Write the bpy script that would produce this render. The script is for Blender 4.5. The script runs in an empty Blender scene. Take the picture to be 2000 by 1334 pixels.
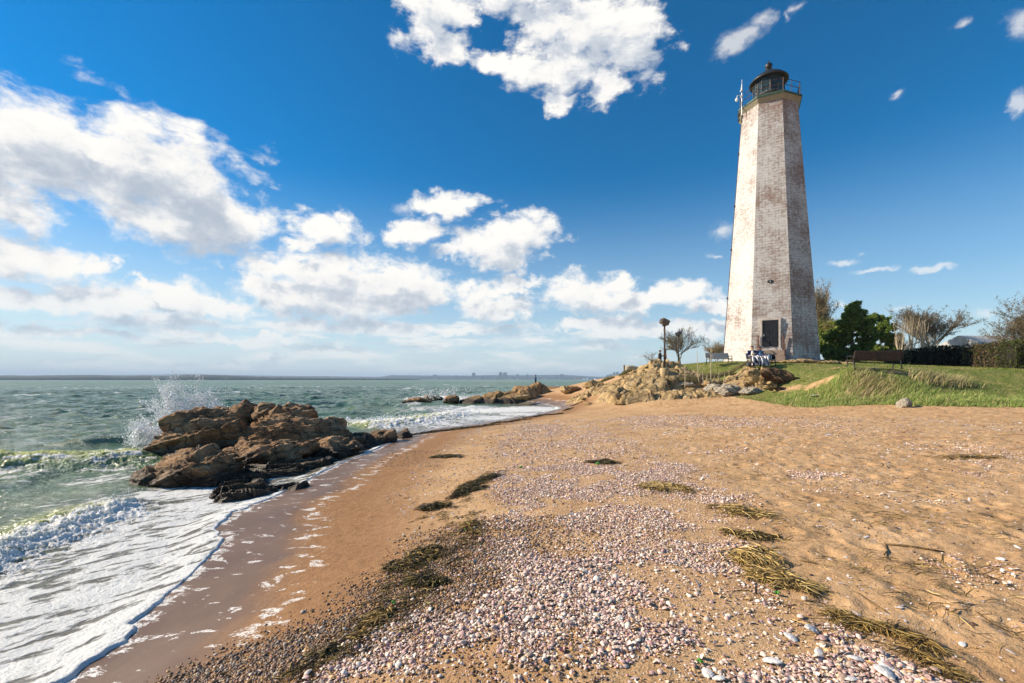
import bpy, bmesh, math, random
import numpy as np
from mathutils import Vector, Matrix, Euler
R = math.radians
SC = bpy.context.scene
COL = SC.collection
random.seed(7); RNG = np.random.default_rng(11)

# ---------------------------------------------------------------- camera
F = 876.0            # focal length in photo pixels (2000 wide)
EYE = 2.2            # camera height over the water
HZ = 741.0           # horizon row of the photo
cam = bpy.data.objects.new('camera', bpy.data.cameras.new('camera')); COL.objects.link(cam)
cam.location = (0, 0, EYE); cam.rotation_euler = (R(90), 0, 0)
cam.data.sensor_width = 36; cam.data.lens = 36*F/2000
cam.data.shift_y = (HZ-667)/2000
cam.data.clip_start = 0.05; cam.data.clip_end = 60000
SC.camera = cam

# ---------------------------------------------------------------- sun, sky, exposure
SUN_EL, SUN_AZ = R(30), R(-82)          # azimuth from +Y, clockwise
sun = bpy.data.objects.new('sun', bpy.data.lights.new('sun', 'SUN')); COL.objects.link(sun)
sun.data.energy = 5.0; sun.data.angle = R(0.5); sun.data.color = (1.0, 0.87, 0.69)
sd = Vector((math.sin(SUN_AZ)*math.cos(SUN_EL), math.cos(SUN_AZ)*math.cos(SUN_EL), math.sin(SUN_EL)))
sun.rotation_euler = sd.to_track_quat('Z', 'Y').to_euler(); sun.location = (-40, 0, 40)
SC.view_settings.view_transform = 'Standard'; SC.view_settings.look = 'None'
SC.view_settings.gamma = 1; SC.view_settings.exposure = 0.60
SC.view_settings.use_curve_mapping = False

class NT:
    """small helper round a node tree"""
    def __init__(s, nt): s.t = nt; s.n = nt.nodes; s.l = nt.links
    def new(s, typ, **kw):
        n = s.n.new(typ)
        for k, v in kw.items(): setattr(n, k, v)
        return n
    def put(s, sock, v):
        if v is None: return
        if isinstance(v, bpy.types.NodeSocket): s.l.new(v, sock)
        else:
            if sock.type == 'RGBA' and hasattr(v, '__len__') and len(v) == 3: v = (*v, 1)
            sock.default_value = v
    def m(s, op, a, b=None, c=None, clamp=False):
        n = s.new('ShaderNodeMath', operation=op, use_clamp=clamp)
        for i, v in enumerate((a, b, c)): s.put(n.inputs[i], v)
        return n.outputs[0]
    def v(s, op, a, b=None, c=None, out=0):
        n = s.new('ShaderNodeVectorMath', operation=op)
        s.put(n.inputs[0], a)
        if b is not None: s.put(n.inputs[1], b)
        if c is not None: s.put(n.inputs[2], c)
        return n.outputs[out]
    def mix(s, f, a, b, mode='MIX'):
        n = s.new('ShaderNodeMix', data_type='RGBA', blend_type=mode)
        s.put(n.inputs[0], f); s.put(n.inputs[6], a); s.put(n.inputs[7], b)
        return n.outputs[2]
    def ss(s, x, lo, hi):
        n = s.new('ShaderNodeMapRange', interpolation_type='SMOOTHSTEP')
        s.put(n.inputs[0], x); n.inputs[1].default_value = lo; n.inputs[2].default_value = hi
        return n.outputs[0]
    def lin(s, x, lo, hi, a=0., b=1.):
        n = s.new('ShaderNodeMapRange')
        s.put(n.inputs[0], x)
        for i, q in enumerate((lo, hi, a, b)): n.inputs[i+1].default_value = q
        return n.outputs[0]
    def noise(s, vec, scale, detail=4, rough=.55, dist=0., out=0, w=None):
        n = s.new('ShaderNodeTexNoise')
        if w is not None: n.noise_dimensions = '4D'; n.inputs['W'].default_value = w
        s.put(n.inputs['Vector'], vec); n.inputs['Scale'].default_value = scale
        n.inputs['Detail'].default_value = detail; n.inputs['Roughness'].default_value = rough
        n.inputs['Distortion'].default_value = dist
        return n.outputs[out]
    def voro(s, vec, scale, feature='F1', out='Distance', rnd=1.0):
        n = s.new('ShaderNodeTexVoronoi', feature=feature)
        s.put(n.inputs['Vector'], vec); n.inputs['Scale'].default_value = scale
        n.inputs['Randomness'].default_value = rnd
        return n.outputs[out]
    def ramp(s, f, stops):
        n = s.new('ShaderNodeValToRGB'); s.put(n.inputs[0], f)
        e = n.color_ramp.elements
        while len(e) > 1: e.remove(e[-1])
        e[0].position = stops[0][0]; e[0].color = (*stops[0][1], 1)
        for p, c in stops[1:]:
            k = e.new(p); k.color = (*c, 1)
        return n.outputs[0]
    def attr(s, name, out='Fac'):
        n = s.new('ShaderNodeAttribute'); n.attribute_name = name
        return n.outputs[out]
    def xyz(s, v):
        n = s.new('ShaderNodeSeparateXYZ'); s.put(n.inputs[0], v); return n.outputs
    def cxyz(s, x=0., y=0., z=0.):
        n = s.new('ShaderNodeCombineXYZ')
        for i, q in enumerate((x, y, z)): s.put(n.inputs[i], q)
        return n.outputs[0]
    def bump(s, h, strength=.5, dist=.02, normal=None):
        n = s.new('ShaderNodeBump'); s.put(n.inputs['Height'], h)
        n.inputs['Strength'].default_value = strength; n.inputs['Distance'].default_value = dist
        if normal is not None: s.put(n.inputs['Normal'], normal)
        return n.outputs[0]

# ---- the sky: Nishita air with fair-weather cumulus, laid out by azimuth and elevation
def build_world():
    W = bpy.data.worlds.new('World'); SC.world = W; W.use_nodes = True
    nt = NT(W.node_tree); nt.n.clear()
    tc = nt.new('ShaderNodeTexCoord').outputs['Generated']
    sky = nt.new('ShaderNodeTexSky', sky_type='NISHITA', sun_disc=False)
    sky.sun_elevation = SUN_EL; sky.sun_rotation = SUN_AZ
    sky.air_density = 1.0; sky.dust_density = 0.35; sky.ozone_density = 3.0; sky.altitude = 0
    # ---- cloud density group
    g = bpy.data.node_groups.new('cumulus', 'ShaderNodeTree')
    g.interface.new_socket('Dir', in_out='INPUT', socket_type='NodeSocketVector')
    g.interface.new_socket('Dens', in_out='OUTPUT', socket_type='NodeSocketFloat')
    G = NT(g)
    gi = G.new('NodeGroupInput').outputs[0]; go = G.new('NodeGroupOutput')
    x, y, z = G.xyz(gi)
    A = G.m('ARCTAN2', x, y)
    hyp = G.m('SQRT', G.m('ADD', G.m('MULTIPLY', x, x), G.m('MULTIPLY', y, y)))
    E = G.m('DIVIDE', z, G.m('MAXIMUM', hyp, .02))
    P0 = G.cxyz(A, E, 0.)
    wn = G.noise(P0, 21., 6, .62, out=1); wn2 = G.new('ShaderNodeVectorMath', operation='MULTIPLY_ADD')
    G.put(wn2.inputs[0], wn); wn2.inputs[1].default_value = (.13, .075, 0); wn2.inputs[2].default_value = (-.065, -.0375, 0)
    P = G.v('ADD', wn2.outputs[0], P0)
    # billow noise in direction space, finer and flatter near the horizon
    nv = G.cxyz(G.m('MULTIPLY', A, 1.0), G.m('MULTIPLY', E, 1.45), 0.)
    warp = G.noise(nv, 5., 3, .5, out=1)
    nv2 = G.v('ADD', nv, G.v('SCALE', G.v('SUBTRACT', warp, (.5, .5, .5)), None)) if False else nv
    vm = G.new('ShaderNodeVectorMath', operation='MULTIPLY_ADD')
    G.put(vm.inputs[0], warp); vm.inputs[1].default_value = (.10, .07, 0); G.put(vm.inputs[2], nv)
    n1 = G.noise(vm.outputs[0], 7.5, 9, .60)
    n1b = G.noise(vm.outputs[0], 26., 6, .6, w=2.)
    bill = G.m('SUBTRACT', 1., G.voro(vm.outputs[0], 16., 'SMOOTH_F1'))
    fb = G.m('ADD', G.m('MULTIPLY', G.m('SUBTRACT', n1, .5), 3.0), G.m('MULTIPLY', G.m('SUBTRACT', n1b, .5), 1.8))
    fb = G.m('ADD', fb, G.m('MULTIPLY', G.m('SUBTRACT', bill, .62), .9))
    # (u, v, half width, half height, weight) of each cloud lobe in the photo, turned into azimuth / elevation
    lobes = [
     (-60,300,150,125,1.2),(40,265,120,75,1.2),(130,300,130,80,1.2),(290,330,130,90,1.2),(220,320,110,70,1.1),(380,380,120,90,1.1),(200,375,110,48,1),(440,430,95,60,1),(330,440,110,38,.9),(150,265,70,30,.6),
     (20,405,85,44,1),
     (835,20,58,62,1),(880,95,48,40,.9),(905,30,50,30,.6),(1010,-25,150,40,1),(1060,40,55,45,1),(1150,55,90,75,1.1),(1240,55,58,80,1),(1120,130,80,55,1),(1040,140,60,30,.8),(1180,160,45,40,.8),(1095,205,38,24,.8),(955,118,36,26,.8),
     (865,400,65,24,.9),(815,450,48,30,.8),(790,410,30,18,.6),
     (1010,455,62,38,1),(950,488,85,30,1),(990,505,70,22,.8),(885,492,40,18,.7),
     (640,448,62,30,1),(590,470,44,20,.8),(530,408,10,13,.6),
     (560,525,90,36,1),(650,530,80,42,1),(760,560,110,42,1),(600,575,120,38,1),(720,592,150,24,.9),(840,575,50,30,.8),(492,545,40,26,.8),
     (10,505,120,44,1),(110,515,90,40,1),(190,520,50,30,.8),(60,585,210,26,.8),(200,585,110,28,.8),(330,580,80,30,1),(400,600,110,22,.9),(300,555,40,12,.5),
     (1140,568,80,28,1),(1210,555,40,20,.8),(1210,590,140,20,.9),(1335,572,60,24,1),(1390,598,80,12,.6),
     (930,580,55,32,.9),(970,600,90,24,.8),(1030,550,45,12,.7),(1000,570,60,18,.6),
     (1425,88,26,18,.75),(1455,68,30,15,.8),(1488,42,26,17,.75),(1555,15,14,14,.6),(1540,30,10,12,.5),(1870,48,26,12,.6),(1992,50,28,30,.9),(1992,200,16,22,.7),
     (1752,182,13,11,.6),(1408,446,26,14,.8),(1648,510,30,7,.3),(1690,495,18,6,.2),(1702,529,42,5,.4),(1822,528,36,6,.4),(1400,500,24,5,.2),
     (1380,640,70,18,.8),(1290,640,90,16,.7),(1130,635,110,16,.8),(820,640,180,14,.7),(620,640,160,14,.7),(420,660,200,12,.6),(100,650,220,14,.7),(1000,665,260,9,.6),(1925,610,24,9,.5),(1760,600,26,6,.2),(1650,600,24,6,.2),
    ]
    acc = None; accw = None
    wn3 = G.new('ShaderNodeVectorMath', operation='MULTIPLY_ADD')
    G.put(wn3.inputs[0], wn); wn3.inputs[1].default_value = (.07, .045, 0); wn3.inputs[2].default_value = (-.035, -.0225, 0)
    Pw = G.v('ADD', wn3.outputs[0], P0)
    for (u, v, ru, rv, w) in lobes:
        a = math.atan((u-1000)/F); ca = math.cos(a); e = (HZ-v)/F*ca
        k = 1.36*(.55+.45*w)
        ra = ru/F*ca*ca*k; re = rv/F*ca*k
        n = G.new('ShaderNodeVectorMath', operation='MULTIPLY_ADD')
        small = ru < 34 or rv < 12
        G.put(n.inputs[0], Pw if small else P); n.inputs[1].default_value = (1/ra, 1/re, 0); n.inputs[2].default_value = (-a/ra, -e/re, 0)
        d = G.v('DOT_PRODUCT', n.outputs[0], n.outputs[0], out=1)
        if small: accw = d if accw is None else G.m('SMOOTH_MIN', accw, d, .35)
        else: acc = d if acc is None else G.m('SMOOTH_MIN', acc, d, .35)
    acc = G.m('MULTIPLY_ADD', G.m('SQRT', G.m('MAXIMUM', acc, 0.)), -1.5, 1.42)
    acc = G.m('MAXIMUM', acc, -2.4)
    # scattered clouds over the rest of the dome (behind the camera)
    pl = G.m('ADD', G.m('ABSOLUTE', z), .12)
    pv = G.cxyz(G.m('DIVIDE', x, pl), G.m('DIVIDE', y, pl), 0.)
    gen = G.m('MULTIPLY', G.m('SUBTRACT', G.noise(pv, .9, 8, .6), .70), 9.)
    back = G.ss(y, .25, -.15)
    gen = G.m('ADD', gen, G.m('MULTIPLY', G.m('SUBTRACT', back, 1.), 6.))
    low = G.m('ADD', G.m('MULTIPLY', G.m('SUBTRACT', G.noise(G.cxyz(G.m('MULTIPLY', A, 1.), G.m('MULTIPLY', E, 5.), 0.), 6.5, 7, .6), .5), 6.),
              G.m('MULTIPLY', G.m('SUBTRACT', G.m('MULTIPLY', G.ss(E, .27, .10), G.ss(A, .62, .2)), 1.), 4.))
    dens = G.m('ADD', acc, fb)
    wisp = G.m('ADD', G.m('MULTIPLY_ADD', G.m('SQRT', G.m('MAXIMUM', accw, 0.)), -.50, .34), G.m('MULTIPLY', fb, .50))
    dens = G.m('MAXIMUM', dens, G.m('MINIMUM', wisp, .27))
    dens = G.m('MAXIMUM', dens, G.m('MAXIMUM', gen, G.m('ADD', low, .12)))
    G.put(go.inputs[0], dens)
    def cl(vec):
        n = nt.new('ShaderNodeGroup'); n.node_tree = g; nt.put(n.inputs[0], vec); return n.outputs[0]
    d0 = cl(tc)
    d1 = cl(nt.v('ADD', tc, (-.022, 0, .042)))     # a step towards the sun and up: how much cloud is over this point
    X, Y, Z = nt.xyz(tc)
    alpha = nt.ss(d0, -.28, .72)
    over = nt.ss(d1, -.15, 1.65)
    nd = nt.noise(tc, 22., 6, .62)
    over = nt.m('MULTIPLY', over, nt.lin(nd, .3, .7, .75, 1.15), clamp=True)
    ccol = nt.ramp(over, [(0, (13.9, 13.5, 12.8)), (.34, (12.4, 12.2, 12.0)), (.65, (8.9, 9.4, 10.1)), (1, (6.4, 7.2, 8.4))])
    hs = nt.new('ShaderNodeHueSaturation'); nt.put(hs.inputs['Color'], sky.outputs[0])
    hs.inputs['Saturation'].default_value = 1.68; hs.inputs['Value'].default_value = 1.72; hs.inputs['Hue'].default_value = .497
    # clouds low over the horizon sink into the air
    far = nt.ss(Z, .02, .17)
    alpha = nt.m('MULTIPLY', alpha, nt.lin(far, 0, 1, .62, 1.))
    alpha = nt.m('MULTIPLY', alpha, nt.ss(Z, .0, .02))
    horiz = nt.m('MULTIPLY', nt.ss(Z, .42, -.02), nt.lin(X, -.7, .7, .85, .62))
    base = nt.mix(horiz, hs.outputs[0], (9.0, 10.8, 11.8))
    out = nt.mix(alpha, base, ccol)
    bg = nt.new('ShaderNodeBackground'); nt.put(bg.inputs[0], out); bg.inputs[1].default_value = .051
    wo = nt.new('ShaderNodeOutputWorld'); nt.l.new(bg.outputs[0], wo.inputs[0])
    try:
        W.cycles.sampling_method = 'MANUAL'; W.cycles.sample_map_resolution = 512
    except Exception: pass
build_world()
SC.cycles.max_bounces = 5; SC.cycles.diffuse_bounces = 2; SC.cycles.adaptive_threshold = .02; SC.cycles.glossy_bounces = 3; SC.cycles.transparent_max_bounces = 12
SC.cycles.use_denoising = True
try: SC.cycles.denoiser = 'OPENIMAGEDENOISE'
except Exception: pass

# ---------------------------------------------------------------- numpy noise
def _hash(ix, iy, iz, seed):
    h = (ix.astype(np.int64)*374761393 + iy.astype(np.int64)*668265263 + iz.astype(np.int64)*2147483647 + seed*1274126177) & 0xffffffff
    h = ((h ^ (h >> 13))*1274126177) & 0xffffffff
    h = ((h ^ (h >> 16))*2246822519) & 0xffffffff
    return (h ^ (h >> 15)).astype(np.float64)/4294967295.0
def noise2(x, y, seed=0):
    x = np.asarray(x, float); y = np.asarray(y, float)
    ix = np.floor(x); iy = np.floor(y); fx = x-ix; fy = y-iy
    ux = fx*fx*fx*(fx*(fx*6-15)+10); uy = fy*fy*fy*(fy*(fy*6-15)+10)
    z0 = np.zeros_like(ix)
    def gr(dx, dy):
        a = _hash(ix+dx, iy+dy, z0, seed)*2*np.pi
        return np.cos(a)*(fx-dx)+np.sin(a)*(fy-dy)
    a = gr(0, 0); b = gr(1, 0); c = gr(0, 1); d = gr(1, 1)
    return ((a+(b-a)*ux)*(1-uy)+(c+(d-c)*ux)*uy)*1.5
def fbm2(x, y, o=5, seed=0, g=.5, l=2.03):
    s = 0; a = 1.; t = 0.
    for i in range(o):
        s = s+a*noise2(x, y, seed+i*17); t += a; a *= g; x = x*l+3.1; y = y*l-1.7
    return s/t
def noise3(p, seed=0):
    i = np.floor(p); f = p-i; u = f*f*f*(f*(f*6-15)+10); s = 0
    for dx in (0, 1):
        for dy in (0, 1):
            for dz in (0, 1):
                a = _hash(i[:, 0]+dx, i[:, 1]+dy, i[:, 2]+dz, seed)
                b = _hash(i[:, 0]+dx, i[:, 1]+dy, i[:, 2]+dz, seed+101)
                ph = a*2*np.pi; ct = b*2-1; st = np.sqrt(1-ct*ct)
                gd = st*np.cos(ph)*(f[:, 0]-dx)+st*np.sin(ph)*(f[:, 1]-dy)+ct*(f[:, 2]-dz)
                s = s+gd*(u[:, 0] if dx else 1-u[:, 0])*(u[:, 1] if dy else 1-u[:, 1])*(u[:, 2] if dz else 1-u[:, 2])
    return s*1.5
def fbm3(p, o=4, seed=0, g=.5, ridge=False):
    s = 0; a = 1.; t = 0.
    for i in range(o):
        n = noise3(p, seed+i*13)
        if ridge: n = 1-np.abs(n)*2.2
        s = s+a*n; t += a; a *= g; p = p*2.03+1.3
    return s/t
def voro2(x, y, seed=0, jit=.9):
    """nearest feature point: (distance, second distance, cell id value, second value, offset)"""
    ix = np.floor(x); iy = np.floor(y); z0 = np.zeros_like(ix)
    d1 = np.full(x.shape, 9.); d2 = np.full(x.shape, 9.); c1 = np.zeros(x.shape); c2 = np.zeros(x.shape)
    ox = np.zeros(x.shape); oy = np.zeros(x.shape)
    for dx in (-1, 0, 1):
        for dy in (-1, 0, 1):
            jx = ix+dx+.5+jit*(_hash(ix+dx, iy+dy, z0, seed)-.5); jy = iy+dy+.5+jit*(_hash(ix+dx, iy+dy, z0, seed+5)-.5)
            d = np.hypot(x-jx, y-jy); c = _hash(ix+dx, iy+dy, z0, seed+9); cc = _hash(ix+dx, iy+dy, z0, seed+11)
            nb = d < d1
            d2 = np.where(nb, d1, np.minimum(d2, d))
            ox = np.where(nb, x-jx, ox); oy = np.where(nb, y-jy, oy)
            c1 = np.where(nb, c, c1); c2 = np.where(nb, cc, c2); d1 = np.where(nb, d, d1)
    return d1, d2, c1, c2, ox, oy
def sst(x, a, b):
    t = np.clip((x-a)/(b-a), 0, 1); return t*t*(3-2*t)

# ---------------------------------------------------------------- where things stand (metres)
def W(u, v, z):            # point at height z seen at photo pixel (u, v) below the horizon
    y = (EYE-z)*F/(v-HZ); return ((u-1000)/F*y, y, z)
def D(u, v, y):            # point at depth y
    return ((u-1000)/F*y, y, EYE-(v-HZ)/F*y)
def pxof(x, y, z):
    y = np.maximum(y, .05)
    return 1000+F*x/y, HZ+F*(EYE-z)/y

SHORE_PX = [(-60,1390,.05),(60,1365,.05),(135,1334,.05),(190,1292,.05),(250,1256,.05),(268,1234,.05),(262,1224,.05),(250,1222,.05),(290,1200,.05),(335,1158,.05),(385,1122,.05),(412,1090,.05),
  (437,1060,.06),(433,1040,.06),(426,1026,.06),(450,1010,.06),(456,1000,.06),(486,996,.06),(490,988,.06),(530,975,.06),(580,950,.06),(620,928,.06),(660,908,.06),(700,893,.06),(748,872,.06),(790,850,.05),
  (850,837,.05),(930,827,.05),(1000,816,.05),(1045,809,.05),(1070,804,.05),(1094,799,.05),(1088,794,.05),(1050,789,.05),(1000,785,.05)]
shore = [W(*p)[:2] for p in SHORE_PX]
shore = [(-4.5,-30),(-3.2,-6),(-2.9,0),(-3.0,1.6)] + shore + [(-2,48),(-4,60),(8,72),(9,56),(14,60),(26,78),(46,120),(170,400)]
shore = np.array(shore)
def dens_poly(P, step=.08):
    out = []
    for a, b in zip(P[:-1], P[1:]):
        n = max(1, int(min(40, np.hypot(*(b-a))/step)))
        for k in range(n): out.append(a+(b-a)*k/n)
    out.append(P[-1]); return np.array(out)
def sdist(x, y):
    """signed distance to the water's edge, + on the water side (left of the walk along the shore)"""
    x = np.asarray(x, float).ravel(); y = np.asarray(y, float).ravel()
    best = np.full(x.shape, 1e9)
    inside = np.zeros(x.shape, bool)
    P = shore
    Q = np.vstack([P, [(4000, 9000), (-9000, 9000), (-9000, -30)]])
    n = len(Q)
    for i in range(n):
        a = Q[i]; b = Q[(i+1) % n]
        if i < len(P)-1:
            d = b-a; L = d@d
            t = np.clip(((x-a[0])*d[0]+(y-a[1])*d[1])/L, 0, 1)
            best = np.minimum(best, (x-a[0]-t*d[0])**2+(y-a[1]-t*d[1])**2)
        c = ((a[1] > y) != (b[1] > y))
        if a[1] != b[1]:
            inside ^= c & (x < (b[0]-a[0])*(y-a[1])/(b[1]-a[1])+a[0])
    d = np.sqrt(best)
    return np.where(inside, d, -d)

# control points of the ground
CP = [(x, y, z) for (x, y), z in [((0,0),.6),((0,-6),.8),((-2.4,0),.12),((8,-6),1.1),((-3,-6),.1),((6,0),.62),((14,4),.85),((-8,-6),-.6),((-7,0),-.5),((20,0),1.0)]]
CP += [W(*p) for p in SHORE_PX[::2]]
CP += [W(*p) for p in [(1000,1334,.6),(600,1334,.42),(350,1334,.24),(1500,1334,.6),(2000,1334,.6),(640,1100,.24),(800,1100,.42),(1000,1100,.55),(1500,1100,.6),(2000,1100,.64),(690,1000,.2),(450,1200,.17),
   (760,930,.2),(1000,950,.48),(860,950,.34),(1500,950,.64),(2000,950,.70),(850,870,.24),(1000,860,.40),(1250,860,.62),(1500,850,.76),(2000,850,.90),(950,835,.18),(1100,812,.28),(1250,815,.5),(1210,800,.42),(1350,800,.66),
   (1500,794,.9),(1650,794,1.0),(1850,796,1.08),(2000,796,1.12),(2200,800,1.15),(1120,790,.35),(1110,775,.7),(1060,770,.75),(1020,778,.4)]]
CP += [D(*p) for p in [(1300,735,31),(1260,724,34.5),(1200,748,35),(1150,768,34),(1400,748,31),(1350,762,29),(1450,762,27.5),(1500,760,26.5),(1560,752,25),(1500,732,28.5),(1600,742,24.6),(1620,772,22),
   (1658,724,22),(1755,724,22),(1850,722,24.5),(1950,724,24),(2100,726,24),(1700,770,20.8),(1850,770,20.2),(2000,770,20),(1790,718,34),(1880,718,34),(2000,720,31),(1465,716,29.5),(1512,714,29.5),(1405,713,33),(1325,712,45),(1293,726,40),
   (1507,704,34),(1412,706,37),(1603,703,36),(1507,702,41),(1230,728,42),(1700,706,40),(1650,712,30),(1385,740,31.5),(1440,733,30.5),(1546,718,28.5)]]
CP += [(x, y, z) for x, y, z in [(-20,20,-2),(-20,6,-1.4),(-10,10,-.7),(-30,60,-3),(-2,40,-.5),(-6,30,-1.2),(8,75,-1.5),(60,60,4),(60,100,3.5),(26,90,-1),(32,100,-1),(38,110,-1),(34,78,2.0),(18,60,3.2),(90,30,4),(60,20,2.6),(-60,0,-3),(0,100,-3),(-60,-60,-2),(40,-40,3),(120,150,5),(45,150,-1),(20,110,0)]]
CP = np.array(CP)
def _k(r2): return np.sqrt(r2+.16)
_dm = ((CP[:, None, :2]-CP[None, :, :2])**2).sum(2)
_A = _k(_dm)-1e-4*0*np.eye(len(CP)); _n = len(CP)
_M = np.block([[_A-.02*np.eye(_n), np.ones((_n, 1))], [np.ones((1, _n)), np.zeros((1, 1))]])
_w = np.linalg.solve(_M, np.append(CP[:, 2], 0))
def base_h(x, y):
    x = np.asarray(x, float); y = np.asarray(y, float); sh = x.shape; x = x.ravel(); y = y.ravel()
    o = np.full(x.shape, _w[-1])
    for i in range(_n):
        o += _w[i]*_k((x-CP[i, 0])**2+(y-CP[i, 1])**2)
    far = sst(np.hypot(x, y-20), 110, 220)
    o = o*(1-far)+np.where(x > np.maximum(10, .45*y), 4.0, -3.0)*far
    return np.clip(o, -3, 5).reshape(sh)
def ground(x, y, s=None):
    x = np.asarray(x, float); y = np.asarray(y, float); sh = x.shape; x = x.ravel(); y = y.ravel()
    h = base_h(x, y)
    if s is None: s = sdist(x, y)
    land = sst(-s, .0, .9)                      # dry, trodden sand away from the wash
    dry = sst(-s, 1.2, 3.0)
    n = .018*fbm2(x*.9, y*.9, 3, 3)*land
    foot = fbm2(x*3.2, y*3.2, 3, 21)
    u, v = pxof(x, y, h)
    right = sst(x-.25*y, .6, 2.2)*dry
    n = n+.030*right*(foot-.3*np.abs(foot))+.006*fbm2(x*11, y*11, 3, 31)*(.35+.65*right)*dry
    # footprints
    d1, d2, c1, c2, ox, oy = voro2(x*1.9, y*1.9, 44)
    pr = sst(d1, .26, .05)*(c1 > .45)*right
    n = n-.026*pr+.010*np.exp(-((d1-.30)/.07)**2)*(c1 > .45)*right
    rr = np.hypot(x, y); n = n*sst(rr, 70, 30)
    return (h+n).reshape(sh)
def gz(x, y): return float(ground(np.array([x]), np.array([y]))[0])

# ---------------------------------------------------------------- object helpers
def tag(o, label=None, cat=None, group=None, kind=None):
    if label: o['label'] = label
    if cat: o['category'] = cat
    if group: o['group'] = group
    if kind: o['kind'] = kind
    return o
def mesh_np(name, V, Fc, mat=None, parent=None, smooth=True, attrs=None, mats=None):
    """V (n,3), Fc (m,3) or (m,4) or a list of both kinds"""
    me = bpy.data.meshes.new(name)
    V = np.asarray(V, np.float32)
    groups = Fc if isinstance(Fc, list) else [Fc]
    groups = [np.asarray(g, np.int32) for g in groups if len(g)]
    loops = np.concatenate([g.ravel() for g in groups]); tot = np.concatenate([np.full(len(g), g.shape[1], np.int32) for g in groups])
    st = np.concatenate([[0], np.cumsum(tot)[:-1]]).astype(np.int32)
    me.vertices.add(len(V)); me.vertices.foreach_set('co', V.ravel())
    me.loops.add(len(loops)); me.loops.foreach_set('vertex_index', loops)
    me.polygons.add(len(tot)); me.polygons.foreach_set('loop_start', st); me.polygons.foreach_set('loop_total', tot)
    me.polygons.foreach_set('use_smooth', np.full(len(tot), smooth))
    me.update(calc_edges=True)
    if attrs:
        for k, a in attrs.items():
            a = np.asarray(a, np.float32)
            if a.ndim == 1:
                at = me.attributes.new(k, 'FLOAT', 'POINT'); at.data.foreach_set('value', a)
            else:
                at = me.attributes.new(k, 'FLOAT_COLOR', 'POINT')
                if a.shape[1] == 3: a = np.concatenate([a, np.ones((len(a), 1), np.float32)], 1)
                at.data.foreach_set('color', a.ravel())
    o = bpy.data.objects.new(name, me); COL.objects.link(o)
    if mat: me.materials.append(mat)
    if parent: o.parent = parent
    return o
def grid_faces(nr, nc):
    i = np.arange(nr-1)[:, None]*nc+np.arange(nc-1)[None]
    return np.stack([i, i+1, i+nc+1, i+nc], -1).reshape(-1, 4)
def empty(name, loc=(0, 0, 0), rz=0):
    o = bpy.data.objects.new(name, None); COL.objects.link(o); o.location = loc; o.rotation_euler = (0, 0, rz); o.empty_display_size = .3
    return o
def mat(name, rough=.8, spec=.3, col=None):
    m = bpy.data.materials.new(name); m.use_nodes = True
    nt = NT(m.node_tree); b = nt.n['Principled BSDF']
    b.inputs['Roughness'].default_value = rough; b.inputs['Specular IOR Level'].default_value = spec
    if col: b.inputs['Base Color'].default_value = (*col, 1)
    return m, nt, b
def simple_mat(name, c1, c2, scale=8, rough=.8, spec=.3, bump=.0, metal=0, detail=5):
    m, nt, b = mat(name, rough, spec)
    tc = nt.new('ShaderNodeTexCoord').outputs['Object']
    n = nt.noise(tc, scale, detail)
    nt.put(b.inputs['Base Color'], nt.ramp(n, [(.3, c1), (.7, c2)]))
    b.inputs['Metallic'].default_value = metal
    if bump: nt.put(b.inputs['Normal'], nt.bump(n, bump, .02))
    return m
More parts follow.
